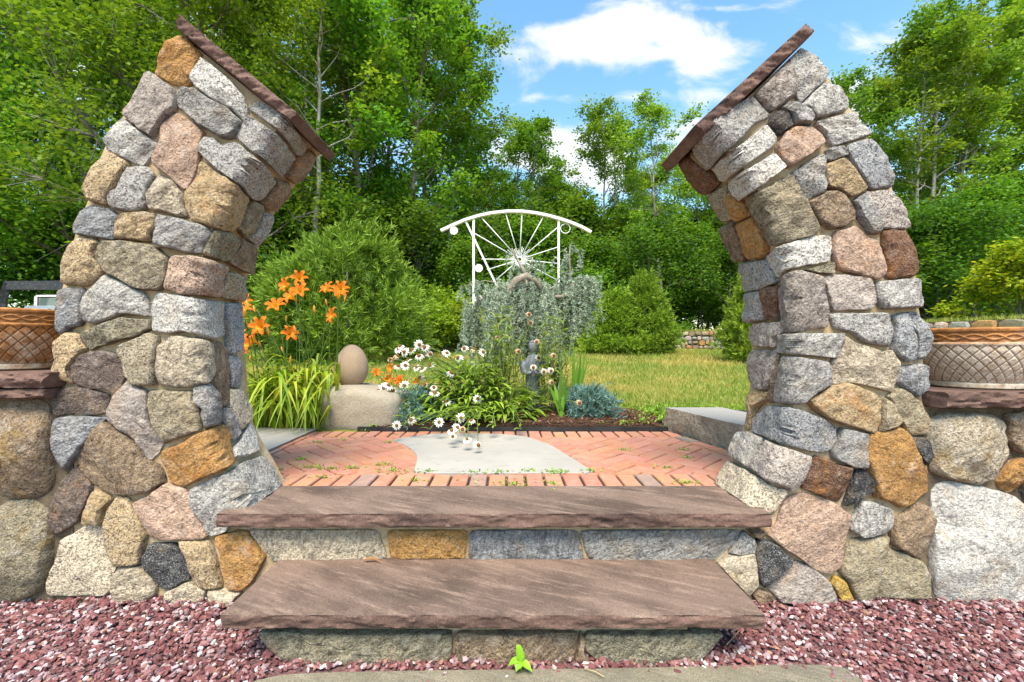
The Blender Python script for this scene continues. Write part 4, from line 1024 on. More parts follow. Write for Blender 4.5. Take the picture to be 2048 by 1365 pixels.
# ------------------------------------------------------------------ far dry-stone wall and terrace
FARW = [(5.6, 18.6), (6.6, 18.0), (7.6, 17.4), (8.5, 16.2), (9.05, 14.2), (9.25, 12), (9.4, 10), (9.8, 8.2), (10.8, 6.6), (12.5, 5.4)]
def far_wall():
    p = np.array(FARW); d = np.r_[0, np.cumsum(np.linalg.norm(np.diff(p, axis=0), axis=1))]; Ltot = d[-1]
    at = lambda s: np.array((np.interp(s, d, p[:, 0]), np.interp(s, d, p[:, 1])))
    z0 = lambda s: tz(*at(s)) - .05; top = 1.585
    loc = np.array((9.0, 12.0, .8)); t = empty('terrace_wall', loc, 'long low wall of small mixed fieldstones holding up the grassy bank', 'wall')
    a = Acc(); ss = np.arange(0, Ltot, .4)
    def nrm(s): e = at(s + .05) - at(s - .05); e /= np.linalg.norm(e); return np.array((e[1], -e[0])) * 1.0
    for i in range(len(ss) - 1):
        q = []
        for s in (ss[i], ss[i + 1]):
            c = at(s); n_ = nrm(s)
            q += [(*(c + n_ * -.02), z0(s) - .2), (*(c + n_ * -.02), top - .012), (*(c - n_ * .35), top - .012)]
        a.add(q, [(0, 3, 4, 1), (1, 4, 5, 2)])
    link('mortar_core', a.mesh('mortar_core', loc), M['dark_mortar'], t)
    r = random.Random(9); cnt = 0
    sd = 0; rows = 4
    bounds = []
    # irregular stones: jittered cells on the wall face
    cells = []
    for k in range(rows):
        s = r.uniform(0, .2)
        while s < Ltot - .3:
            w = r.uniform(.28, .62) if s > 7.5 else r.uniform(.15, .30); cells.append((s, s + w, k)); s += w
    for (s0, s1, k) in cells:
        if cnt >= 300: break
        sc_ = at((s0 + s1) / 2)
        if 9 > s0 > 4.2 and False: continue
        zb = z0((s0 + s1) / 2) + .03; hh = (top - zb) / rows
        za = zb + k * hh + (r.uniform(-.04, .04) if 0 < k else 0); zc = zb + (k + 1) * hh + (r.uniform(-.04, .04) if k < rows - 1 else 0)
        n_ = 9; c = np.array(((s0 + s1) / 2, (za + zc) / 2)); e = np.array(((s1 - s0) / 2 - .012, (zc - za) / 2 - .012))
        pts = []
        for i in range(n_):
            th = 2 * math.pi * i / n_ + r.uniform(-.2, .2); g = np.array((math.cos(th), math.sin(th))); m = max(abs(g[0]), abs(g[1])); g = g / m ** .75
            v_ = c + e * g * r.uniform(.93, 1.06); v_[1] = min(v_[1], top - .004); pts.append(v_)
        V = []
        for f_, o_ in ((1, -.03), (1, .012), (.86, .032 + r.uniform(0, .02)), (.4, .04 + r.uniform(0, .02))):
            for q in pts:
                u, v = c + (np.array(q) - c) * f_; cc = at(u); nn = nrm(u); V.append((*(cc + nn * o_ * -1 if False else cc - nn * -o_), v))
        Fc = [(m_ * n_ + i, m_ * n_ + (i + 1) % n_, (m_ + 1) * n_ + (i + 1) % n_, (m_ + 1) * n_ + i) for m_ in range(3) for i in range(n_)]
        me = bpy.data.meshes.new('stone'); me.from_pydata([tuple(np.array(v) - loc) for v in V], [], Fc + [tuple(3 * n_ + i for i in range(n_))])
        cl = r.choice('ggwvmmtcnlogbc'); o = link('stone', me, M[r.choice(('gneiss', 'sand', 'granite', 'rusty'))], t, [x * r.uniform(.9, 1.15) for x in PAL[cl]]); cnt += 1
    # terrace
    V = []; Fc = []; m = len(ss)
    for s in ss:
        c = at(s); n_ = nrm(s); V += [(*(c - n_ * .10), top - .004), (*(c - n_ * .9), top + .03), (*(c - n_ * 4 + np.array((1.5, 1.0))), top + .10), (*(c + np.array((30, 10))), top + .6)]
    Fc = [(i * 4 + j, i * 4 + j + 1, (i + 1) * 4 + j + 1, (i + 1) * 4 + j) for i in range(m - 1) for j in range(3)]
    me = fix_normals(mesh_np('grass_bank', np.array(V), np.array(Fc), True))
    tag(link('grass_bank', me, bpy.data.materials['lawn_soil']), None, None, None, 'structure')
    # grass on the bank edge
    N = 9000; s = rng.uniform(0, Ltot - .3, N); C = np.array([(*(at(q) - nrm(q) * rng.uniform(.05, 1.2)), top + .0) for q in s])
    L = rng.uniform(.05, .13, N); dd = np.stack([rng.normal(0, .3, N), rng.normal(0, .3, N), np.ones(N)], 1) * L[:, None]; sd_ = np.stack([rng.normal(0, 1, N), rng.normal(0, 1, N), np.zeros(N)], 1); sd_ /= np.linalg.norm(sd_, axis=1)[:, None]
    V = np.stack([C - sd_ * .008, C + sd_ * .008, C + dd], 1).reshape(-1, 3)
    g = rng.random((N, 1)); col = np.array((.14, .21, .025)) * (1 - g) + np.array((.34, .34, .07)) * g
    tag(link('bank_grass', mesh_np('bank_grass', V, np.arange(3 * N).reshape(-1, 3), False, col), M['plant']), 'short sunlit grass along the top of the terrace wall', 'grass', None, 'stuff')
far_wall()
def terrace_z(x, y): return 1.62
maple = make_tree(31, 2.3, .02, 1.75, 9000, .15, .03, clump=.34, shape='full', cols=((.20, .30, .014), (.36, .44, .018), (.52, .54, .04)), nlimb=30, per=5)
t = plant_tree(maple, 13.5, 12.0, .74, 1.0, 'low spreading yellow-green shrub on the grass bank above the far wall', None, 'yellow_green_shrub', sx=1.15); t.location.z = 1.44; t['category'] = 'shrub'
for i, (x, y, s) in enumerate(((11.5, 16.5, .7), (13.5, 17.5, .9), (15.5, 16.5, .8), (17.5, 17, .95), (9.5, 19.5, .7), (11.8, 20, .9), (19.5, 18.5, 1.0), (14.5, 20.5, 1.1), (22, 19, 1.2))):
    t = plant_tree(V_under[i % 2], x, y, s, i * 1.3, 'dark leafy bush at the edge of the woods above the grass bank', 'bushes above the bank', 'woodland_bush', sx=1.1); t.location.z = 1.7; t['category'] = 'bush'
# bright weeds at the edge of the woods
wd = make_tree(41, 1.2, .02, .9, 5000, .12, .012, clump=.28, shape='full', cols=((.12, .21, .012), (.20, .31, .02), (.30, .40, .03)), nlimb=26, per=4)
for i, (x, y, s) in enumerate(((-2.6, 13.6, .9), (-1.9, 13.4, .75), (-1.2, 14.2, .9), (-2.0, 15.0, 1.1), (-.4, 15.2, .9), (.6, 15.6, .8), (1.8, 15.2, .7), (2.4, 14.6, .6), (-5.6, 12.5, .7))):
    t = plant_tree(wd, x, y, s, i * 2.1, 'bright green weedy bush at the shaded edge of the lawn', 'weedy bushes along the lawn edge', 'weed_bush'); t['category'] = 'bush'

# ------------------------------------------------------------------ lawn grass
def lawn_grass():
    N = 120000
    Y = 3.72 + (14.5 - 3.72) * rng.random(N) ** 1.7; X = rng.uniform(-.62, .62, N) * Y * 1.15 + .4
    ok = ~((((X - .1) / 1.42) ** 2 + ((Y - 4.1) / 1.12) ** 2 < 1)) & ~((X > -1.75) & (X < -.8) & (Y < 4.35)) & ~((np.abs(X - 1.6) < .45) & (Y < 3.72))
    X, Y = X[ok], Y[ok]; N = len(X); Z = np.array([tz(x, y) for x, y in zip(X, Y)])
    nn = np.array([noise.noise(Vector((x * .55, y * .55, 4))) + .5 * noise.noise(Vector((x * 1.9, y * 1.9, 9))) for x, y in zip(X, Y)])
    lush = np.clip(1 - (Y - 3.7) / 2.0, 0, 1) * .8 + np.clip((Y - 11.5) / 3, 0, 1) * .5
    dry = np.clip(.45 + nn * .9 - lush, 0, 1)
    L = rng.uniform(.025, .075, N) * (1 + .35 * lush) * np.clip(Y / 6, 1, 1.6); w = .0028 * np.clip(Y / 4, 1, 3)
    dd = np.stack([rng.normal(0, .45, N), rng.normal(0, .45, N), np.ones(N)], 1) * L[:, None]; s = np.stack([rng.normal(0, 1, N), rng.normal(0, .5, N), np.zeros(N)], 1); s /= np.linalg.norm(s, axis=1)[:, None]
    C = np.stack([X, Y, Z - .004], 1); V = np.stack([C - s * w[:, None], C + s * w[:, None], C + dd], 1).reshape(-1, 3)
    g = np.clip(dry + rng.normal(0, .2, N), 0, 1)[:, None]; col = np.array((.14, .245, .02)) * (1 - g) + np.array((.46, .36, .10)) * g; col *= rng.uniform(.75, 1.25, (N, 1))
    tag(link('lawn_grass', mesh_np('lawn_grass', V, np.arange(3 * N).reshape(-1, 3), False, col), M['plant']), 'short lawn grass with dry straw-coloured patches', 'grass', None, 'stuff')
    # clover and broad-leaved weeds close to the bed and kerb
    N = 9000; X = np.r_[rng.normal(1.75, .55, N // 2), rng.normal(-1.9, .5, N // 4), rng.normal(2.6, .6, N - N // 2 - N // 4)]; Y = 3.75 + np.abs(rng.normal(0, .45, N))
    ok = ~((((X - .1) / 1.25) ** 2 + ((Y - 4.1) / 1.05) ** 2 < 1)) & (X > -2.6); ok &= ~((X > -1.75) & (X < -.7)); X, Y = X[ok], Y[ok]; N = len(X)
    C = np.stack([X, Y, np.array([tz(x, y) for x, y in zip(X, Y)]) + rng.random(N) * .07 * np.exp(-(Y - 3.75))], 1)
    g = rng.random((N, 1)); V, Fq, col = leaf_quads(C, rng.uniform(.025, .055, N), rng.uniform(.008, .017, N), np.array((.12, .24, .015)) * (1 - g) + np.array((.27, .42, .03)) * g)
    tag(link('clover', mesh_np('clover', V, Fq, False, col), M['plant']), 'bright green clover and low weeds at the edge of the lawn', 'ground cover', None, 'stuff')
lawn_grass()
# ------------------------------------------------------------------ planting bed
def mulch_bed():
    V = [(.1, 4.1, .47)]; n = 48; rings = 6
    for k in range(1, rings + 1):
        f = k / rings
        for i in range(n):
            th = 2 * math.pi * i / n; x = .1 + 1.40 * f * math.cos(th); y = max(3.645, 4.1 + 1.10 * f * math.sin(th))
            V.append((x, y, .47 - .05 * f * f + .008 * noise.noise(Vector((x * 6, y * 6, 1)))))
    Fc4 = [(1 + k * n + i, 1 + (k + 1) * n + i, 1 + (k + 1) * n + (i + 1) % n, 1 + k * n + (i + 1) % n) for k in range(rings - 1) for i in range(n)]; T = [(0, 1 + i, 1 + (i + 1) % n) for i in range(n)]
    m = simple_mat('mulch_base', [(.035, .018, .010), (.075, .038, .022)], 40, .95, .02, 80)
    tag(link('mulch_bed', fix_normals(mesh_np('mulch_bed', np.array(V), [np.array(T), np.array(Fc4)], True)), m), None, None, None, 'structure')
    N = 11000; th = rng.uniform(0, 6.28, N); f = np.sqrt(rng.random(N)); X = .1 + 1.42 * f * np.cos(th); Y = 4.1 + 1.12 * f * np.sin(th); k = Y > 3.65; X, Y, f = X[k], Y[k], f[k]; N = len(X)
    Z = .47 - .05 * f * f + rng.uniform(-.002, .012, N); L = rng.uniform(.008, .026, N); W = rng.uniform(.0025, .007, N)
    az = rng.uniform(0, 6.28, N); ti = rng.normal(0, .3, N); d = np.stack([np.cos(az) * np.cos(ti), np.sin(az) * np.cos(ti), np.sin(ti)], 1); s = np.stack([-np.sin(az), np.cos(az), rng.normal(0, .3, N)], 1)
    C = np.stack([X, Y, Z], 1); d *= L[:, None]; s *= W[:, None]; up = np.array((0, 0, 1.)) * (W * .8)[:, None]
    V = np.stack([C - d - s, C + d - s * .6, C + d + s * .6, C - d + s, C - d * .8 + up, C + d * .8 + up], 1).reshape(-1, 3); o = (np.arange(N) * 6)[:, None, None]
    q = (np.array([(0, 1, 5, 4), (3, 4, 5, 2)])[None] + o).reshape(-1, 4); t3 = (np.array([(0, 4, 3), (1, 2, 5)])[None] + o).reshape(-1, 3)
    pal = np.array([(.085, .04, .022), (.05, .025, .016), (.14, .075, .045), (.22, .14, .09)]); C0 = pal[rng.choice(4, N, p=[.42, .33, .19, .06])]
    fc = np.concatenate([np.repeat(C0, 2, 0), np.repeat(C0, 2, 0)])
    tag(link('mulch', mesh_np('mulch', V, [t3, q], False, fc), M['mulchm']), 'dark brown shredded bark mulch in the flower bed', 'mulch', None, 'stuff')
    a = Acc(); acc_box(a, (.1, 3.632, .40), (2.6, .010, .075))
    tag(link('bed_edging', a.mesh('bed_edging'), simple_mat('black_plastic', [(.02, .02, .02), (.035, .035, .035)], 8, .5)), 'thin black edging strip between the bricks and the mulch', 'edging')
mulch_bed()

def boulder():
    bm = bmesh.new(); bmesh.ops.create_cube(bm, size=1); bmesh.ops.subdivide_edges(bm, edges=bm.edges[:], cuts=18, use_grid_fill=True)
    for v in bm.verts:
        p = v.co.copy(); e = 5.0; l = (abs(p.x * 2) ** e + abs(p.y * 2) ** e + abs(p.z * 2) ** e) ** (1 / e); q = p / l
        q = Vector((q.x * .70, q.y * .58, q.z * .42)); q.z -= max(0, q.x) * .16 * max(0, q.z) / .21
        q += v.co.normalized() * (noise.fractal(q * 5, .9, 2.1, 4) * .016); v.co = q
    me = bpy.data.meshes.new('granite_boulder'); bm.to_mesh(me); bm.free()
    for p in me.polygons: p.use_smooth = True
    o = link('granite_boulder', me, simple_mat('tan_granite', [(.31, .265, .195), (.39, .34, .26), (.14, .115, .085)], 70, .9, .006, 90, detail=4)); o.location = (-1.24, 3.955, .535)
    tag(o, 'squat speckled tan granite boulder with a flat top at the bed corner', 'boulder')
    bm = bmesh.new(); bmesh.ops.create_uvsphere(bm, u_segments=40, v_segments=28, radius=1)
    for v in bm.verts:
        z = v.co.z; k = 1 - .10 * z + .04 * (1 - z * z); v.co = Vector((v.co.x * .134 * k, v.co.y * .125 * k, math.copysign(abs(z) ** .94, z) * .187)); v.co += v.co.normalized() * noise.noise(v.co * 14) * .0025
        v.co.z = max(v.co.z, -.178)
    me = bpy.data.meshes.new('egg_stone'); bm.to_mesh(me); bm.free()
    for p in me.polygons: p.use_smooth = True
    o = link('egg_stone', me, simple_mat('brown_granite', [(.30, .215, .14), (.36, .27, .18), (.14, .095, .06)], 110, .75, .0015, 200, detail=3)); o.location = (-1.355, 3.95, .905)
    tag(o, 'smooth brown egg-shaped stone standing on the granite boulder', 'stone')
boulder()

# ------------------------------------------------------------------ daylily
YGc = [(.22, .34, .018), (.33, .44, .025), (.17, .28, .018), (.44, .50, .05)]
def rc(r, pal, k=.15): c = r.choice(pal); q = 1 + r.uniform(-k, k); return tuple(x * q for x in c)
def lily_flower_mesh():
    a = Acc(); r = random.Random(2)
    for i in range(6):
        az = i * math.pi / 3; w0 = .018 if i % 2 else .013; c = (math.cos(az), math.sin(az))
        prof = [(0.004, 0), (.012, .03), (.028, .058), (.052, .074), (.072, .070), (.080, .060)]; wid = [.004, .008, w0, w0, w0 * .6, .001]
        for seg, colr in ((slice(0, 3), (.75, .38, .03)), (slice(2, 6), (.80, .17, .012))):
            pts = [np.array((c[0] * q, c[1] * q, z)) for q, z in prof[seg]]; ribbon(a, pts, wid[seg], (c[0] * -.2, c[1] * -.2, 1), .25, colr)
    for i in range(5): az = i * 1.25; tube(a, [(0, 0, .01), (.012 * math.cos(az), .012 * math.sin(az), .07)], [.0015, .001], 4, (.75, .3, .03))
    return a.mesh('flower', col=True)
def bud_mesh():
    a = Acc(); tube(a, [(0, 0, 0), (0, 0, .02), (.002, 0, .045), (.004, 0, .065)], [.003, .008, .008, .002], 7, (.72, .34, .06)); return a.mesh('bud', smooth=True, col=True)
def aim(o, d):
    o.rotation_euler = Vector(d).to_track_quat('Z', 'Y').to_euler()
def daylily():
    r = random.Random(4); loc = np.array((-1.72, 3.78, .41)); t = empty('daylily', loc, 'large clump of orange daylilies with arching yellow-green strap leaves beside the boulder', 'flowers')
    a = Acc()
    for i in range(270):
        b0 = loc + np.array((r.uniform(-.32, .26), r.uniform(-.13, .18), 0)); az = r.uniform(0, 6.28); ln = r.uniform(.30, .68); h = r.uniform(.28, .72)
        d = np.array((math.cos(az), math.sin(az) * .8 - .15, 0)); mid = b0 + d * ln * .35 + (0, 0, h * 1.25); end = b0 + d * ln + (0, 0, h * r.uniform(-.05, .75))
        if end[1] < 3.25: end[1] = 3.25
        if end[0] > -1.42: end[0] = -1.42 - r.uniform(0, .1); 
        end[2] = max(end[2], .44); pts = bez(b0, mid, end, 9); w = r.uniform(.009, .0155)
        c = rc(r, YGc) if r.random() > .06 else (.50, .36, .05); ribbon(a, pts, [w * .8, w, w, w, w, w * .95, w * .85, w * .65, w * .4, .0008], (0, 0, 1), .35, c)
    link('leaves', a.mesh('leaves', loc, True, True), M['plant'], t)
    fm, bmsh = lily_flower_mesh(), bud_mesh(); st = Acc()
    heads = [(565, 80), (495, 130), (580, 190), (545, 235), (800, 170), (880, 160), (855, 225), (400, 310), (855, 360), (150, 365), (295, 445), (480, 500), (130, 530), (210, 580), (135, 250), (250, 560), (150, 640)]
    buds = [(675, 270), (775, 275), (905, 245), (545, 490), (425, 580), (500, 650), (195, 700), (205, 430), (185, 450), (175, 285), (215, 270), (465, 345), (540, 160), (270, 590), (335, 500)]
    for k, (x, y) in enumerate(heads + buds):
        px, py = 450 + x / 3.791, 540 + y / 3.791; Y = r.uniform(3.55, 3.95); p = P(px, py, Y); b0 = loc + np.array((r.uniform(-.2, .2) + (p[0] - loc[0]) * .35, r.uniform(-.1, .1), 0))
        m = (b0 + p) / 2 + np.array((-(p[0] - b0[0]) * .25, 0, .12)); pts = bez(b0, m, p, 9); tube(st, pts, [.0045] * 5 + [.0035] * 4 + [.003], 5, (.10, .17, .03))
        fl = k < len(heads); o = link('flower' if fl else 'bud', fm if fl else bmsh, M['petal'], t); o.location = p - loc
        aim(o, (r.uniform(-.7, .7), r.uniform(-1.0, -.1), r.uniform(.15, .8)) if fl else (r.uniform(-.4, .4), r.uniform(-.4, .2), r.choice((1, 1, -.8)))); s = r.uniform(.85, 1.15); o.scale = (s, s, s)
    link('flower_stalks', st.mesh('flower_stalks', loc, True, True), M['plant'], t)
    # a smaller clump behind the boulder
    loc = np.array((-1.0, 4.55, .42)); t = empty('daylily', loc, 'small daylily clump with a few orange buds behind the granite boulder', 'flowers'); a = Acc(); st = Acc()
    for i in range(50):
        b0 = loc + np.array((r.uniform(-.12, .12), r.uniform(-.1, .1), 0)); az = r.uniform(0, 6.28); ln = r.uniform(.2, .4); h = r.uniform(.2, .42); d = np.array((math.cos(az), math.sin(az), 0))
        ribbon(a, bez(b0, b0 + d * ln * .3 + (0, 0, h * 1.2), b0 + d * ln + (0, 0, h * .5), 7), [.008, .010, .010, .010, .009, .007, .004, .001], (0, 0, 1), .3, rc(r, YGc))
    for x, y in ((790, 370), (808, 372), (840, 765), (752, 750), (773, 758), (788, 738)):
        p = P(803 if x < 820 and y < 400 else x, 764 if y < 400 else y, 4.35) if y < 400 else P(x, y, 4.4); b0 = loc; tube(st, bez(b0, (b0 + p) / 2 + (0, 0, .08), p, 6), .003, 4, (.12, .2, .03))
        o = link('flower', fm, M['petal'], t); o.location = p - loc; o.scale = (.7, .7, .7); aim(o, (r.uniform(-.6, .6), -.7, r.uniform(0, .6)))
    link('leaves', a.mesh('leaves', loc, True, True), M['plant'], t); link('flower_stalks', st.mesh('flower_stalks', loc, True, True), M['plant'], t)
daylily()

# ------------------------------------------------------------------ coneflowers
def cone_meshes():
    r = random.Random(8); out = []
    for v in range(3):
        a = Acc(); n = (11, 9, 12)[v]; dr = (.9, 1.5, .35)[v]
        for i in range(n):
            az = 2 * math.pi * i / n + r.uniform(-.1, .1); c = np.array((math.cos(az), math.sin(az), 0)); L = r.uniform(.026, .034)
            pts = [c * .009, c * (.009 + L * .5 / (1 + dr * .4)) + (0, 0, -L * .12 * dr), c * (.009 + L / (1 + dr * .7)) + (0, 0, -L * .55 * dr)]
            ribbon(a, pts, [.003, .0058, .0025], (0, 0, 1), .15, ((.74, .70, .62), (.62, .48, .33), (.80, .79, .74))[v])
        out.append(a.mesh('petals', col=True))
    bm = bmesh.new(); bmesh.ops.create_icosphere(bm, subdivisions=2, radius=.0125)
    for q in bm.verts: q.co.z = q.co.z * .9 + .004; q.co += q.co.normalized() * r.uniform(-.001, .0015)
    me = bpy.data.meshes.new('seed_cone'); bm.to_mesh(me); bm.free(); return out, me
M['cone'] = simple_mat('coneflower_centre', [(.10, .035, .012), (.26, .11, .025)], 160, .85)
PET, CONE = cone_meshes()
def cone_leaf(a, p, d, L, w, c):
    p = np.asarray(p); d = np.asarray(d, float); d /= np.linalg.norm(d); pts = [p, p + d * L * .35 + (0, 0, L * .05), p + d * L * .7 + (0, 0, -.02 * L), p + d * L + (0, 0, -.22 * L)]; ribbon(a, pts, [w * .25, w, w * .75, .001], (0, 0, 1), .3, c)
def head(t, loc, p, r, v, s=1.0, d=None):
    o = link('flower_head', PET[v], M['petal'], t); o.location = p - loc; o.scale = (s, s, s); aim(o, d or (r.uniform(-.6, .6), r.uniform(-1.0, -.15), r.uniform(.1, .9)))
    q = link('seed_cone', CONE, M['cone'], o)
def coneflowers():
    r = random.Random(14); loc = np.array((-.22, 4.10, .45)); t = empty('coneflower_clump', loc, 'sprawling white coneflowers flopping over the patio edge from the mulch bed', 'flowers'); st = Acc(); lf = Acc()
    H4 = [(320, 280), (300, 310), (365, 340), (450, 320), (515, 260), (575, 290), (515, 380), (630, 360), (285, 380), (210, 415), (395, 430), (370, 480), (290, 490), (490, 500), (555, 520), (635, 475), (805, 350), (925, 400), (1090, 310), (1185, 340), (990, 300), (850, 560), (530, 610), (575, 680), (360, 690), (190, 690), (145, 715), (240, 740), (90, 740), (670, 710), (680, 770), (800, 855), (1130, 830), (430, 1050), (280, 1110), (725, 1075), (955, 1030), (1065, 1060), (915, 1130), (855, 1165), (970, 1150), (870, 1225), (1020, 1260), (1135, 1315)]
    GR = [(.15, .26, .025), (.21, .34, .03), (.12, .21, .022), (.30, .41, .05)]
    for (x, y) in H4:
        px, py = 740 + x / 5.25, 640 + y / 5.25
        if y > 1000:
            zz = .46 + max(0, (1330 - y)) / 330 * .10; Y = min(3.75, max(2.85, (H - zz) * F / (py - CY)))
        else: Y = 4.15 - (y - 250) / 750 * .45 + r.uniform(-.12, .12)
        p = P(px, py, Y); b0 = loc + np.array((r.uniform(-.18, .22), r.uniform(-.15, .15), 0)); hh = max(p[2] - b0[2], .1)
        m = b0 + (p - b0) * .45 + np.array((0, 0, .12 + .28 * hh)); pts = bez(b0, m, p, 10); tube(st, pts, [.0038] * 6 + [.003] * 5, 5, (.16, .24, .05))
        v = r.choice((0, 0, 1, 2, 2)); head(t, loc, p, r, v, r.uniform(.85, 1.15) * 1.2 * Y / 3.6)
        for k in range(1, 9):
            if r.random() < .8: q = pts[k]; az = r.uniform(0, 6.28); cone_leaf(lf, q, (math.cos(az), math.sin(az), r.uniform(-.1, .5)), r.uniform(.07, .15) * (1 - k * .06), r.uniform(.010, .018), rc(r, GR))
    for i in range(560):
        az = r.uniform(0, 6.28); rr = r.uniform(0, 1) ** .6; b0 = loc + np.array((math.cos(az) * rr * .55 - .05, math.sin(az) * rr * .32 - .08, r.uniform(.0, .42) * (1 - rr * .6))); cone_leaf(lf, b0, (math.cos(az + r.uniform(-.8, .8)), math.sin(az) - .3, r.uniform(-.15, .7)), r.uniform(.09, .19), r.uniform(.012, .024), rc(r, GR))
    for i in range(520):
        u = r.random(); b0 = loc + np.array((r.uniform(-.62, .12), r.uniform(-.22, .2), r.uniform(.05, .50))); az = r.uniform(0, 6.28)
        if b0[2] - loc[2] > .50 - abs(b0[0] - loc[0] + .1) * .45: continue
        cone_leaf(lf, b0, (math.cos(az), math.sin(az), r.uniform(-.1, .6)), r.uniform(.08, .16), r.uniform(.010, .020), rc(r, GR))
    for i in range(26):
        b0 = loc + np.array((r.uniform(-.1, .25), r.uniform(-.2, 0), 0)); e = b0 + np.array((r.uniform(-.7, .25), r.uniform(-.7, -.25), r.uniform(-.01, .12))); e[2] = max(e[2], .45); pts = bez(b0, (b0 + e) / 2 + (0, 0, .2), e, 8); tube(st, pts, .003, 4, (.2, .3, .05))
        for k in range(2, 9): az = r.uniform(0, 6.28); cone_leaf(lf, pts[k], (math.cos(az), math.sin(az), .2), r.uniform(.06, .12), r.uniform(.008, .014), rc(r, GR))
    link('stems', st.mesh('stems', loc, True, True), M['plant'], t); link('leaves', lf.mesh('leaves', loc, True, True), M['plant'], t)
    # upright clump with long narrow leaves
    loc = np.array((.08, 4.22, .45)); t = empty('tall_coneflower_clump', loc, 'upright clump of faded brown-centred coneflowers with long narrow leaves by the robed statue', 'flowers'); st = Acc(); lf = Acc()
    H3 = [(410, 150), (425, 240), (490, 440), (670, 585), (565, 755), (640, 745), (680, 805), (650, 865), (940, 1080), (455, 710), (510, 610), (80, 400), (300, 540)]
    LG = [(.20, .30, .06), (.28, .38, .07), (.15, .25, .04), (.34, .42, .12)]
    for (x, y) in H3:
        Y = r.uniform(3.95, 4.3); p = P(980 + x / 5.25, 600 + y / 5.25, Y)
        if (x, y) == (940, 1080): p = P(1159, 806, 3.85)
        b0 = loc + np.array((r.uniform(-.12, .12), r.uniform(-.1, .1), 0)); pts = bez(b0, (b0 + p) / 2 + (r.uniform(-.05, .05), 0, .12), p, 9); tube(st, pts, .0035, 5, (.2, .27, .06)); head(t, loc, p, r, r.choice((1, 1, 0)), 1.15 * Y / 3.9, (r.uniform(-.3, .3), -1, r.uniform(.0, .3)))
    for i in range(42):
        b0 = loc + np.array((r.uniform(-.32, .06) if r.random() < .6 else r.uniform(.24, .38), r.uniform(-.14, .16), 0)); e = b0 + np.array((r.uniform(-.14, .16), r.uniform(-.16, .06), r.uniform(.35, .95))); pts = bez(b0, (b0 + e) / 2 + (0, 0, .06), e, 9); tube(st, pts, .0035, 4, (.22, .26, .07))
        for k in range(2, 10):
            for _ in range(3 if k > 3 else 1): az = r.uniform(0, 6.28); cone_leaf(lf, pts[k], (math.cos(az), math.sin(az), r.uniform(.1, .9)), r.uniform(.08, .19), r.uniform(.006, .011), rc(r, LG))
    link('stems', st.mesh('stems', loc, True, True), M['plant'], t); link('leaves', lf.mesh('leaves', loc, True, True), M['plant'], t)
coneflowers()
def iris(loc, tips, label, r):
    loc = np.array(loc); t = empty('iris_clump', loc, label, 'plant')
    for px, py, w in tips:
        a = Acc(); Y = loc[1] + r.uniform(-.05, .05); e = P(px, py, Y); b0 = loc + np.array((r.uniform(-.03, .03), r.uniform(-.02, .02), 0)); k = rc(r, [(.09, .21, .02), (.14, .29, .025)])
        ribbon(a, bez(b0, (b0 + e) / 2 + (0, 0, .05), e, 8), [w * .7, w, w, w, w, w * .9, w * .7, w * .4, .001], (0, 1, .1), .2, k); link('blade', a.mesh('blade', loc, True, True), M['plant'], t)
ri = random.Random(33)
iris((.46, 3.95, .45), [(1098, 772, .016), (1107, 765, .016), (1122, 735, .017), (1128, 790, .015), (1136, 748, .018), (1112, 800, .014), (1140, 775, .012)], 'short clump of broad green iris blades at the front of the bed', ri)
iris((.66, 4.5, .44), [(1147, 688, .018), (1162, 705, .016), (1172, 698, .015), (1156, 720, .018), (1178, 715, .012)], 'taller clump of iris blades behind the blue juniper', ri)
def juniper(loc, R, hh, label, seed):
    me = spray_shrub(seed, hh, R, 950, ((.06, .14, .11), (.22, .36, .32)), .035, 10, lambda f: math.sqrt(max(0, 1 - f * f)) , .0035, .8, 40, .035)
    t = empty('blue_juniper', loc, label, 'shrub'); link('foliage', me, M['needle'], t); a = Acc(); tube(a, [(0, 0, -.02), (0, 0, hh * .5)], [.012, .006], 6); link('stem', a.mesh('stem'), M['twig'], t)
juniper((-.76, 3.98, .42), .25, .24, 'low mound of blue-green juniper tucked against the granite boulder', 61)
juniper((.72, 4.12, .43), .205, .25, 'small round blue-green juniper beside the iris blades', 62)

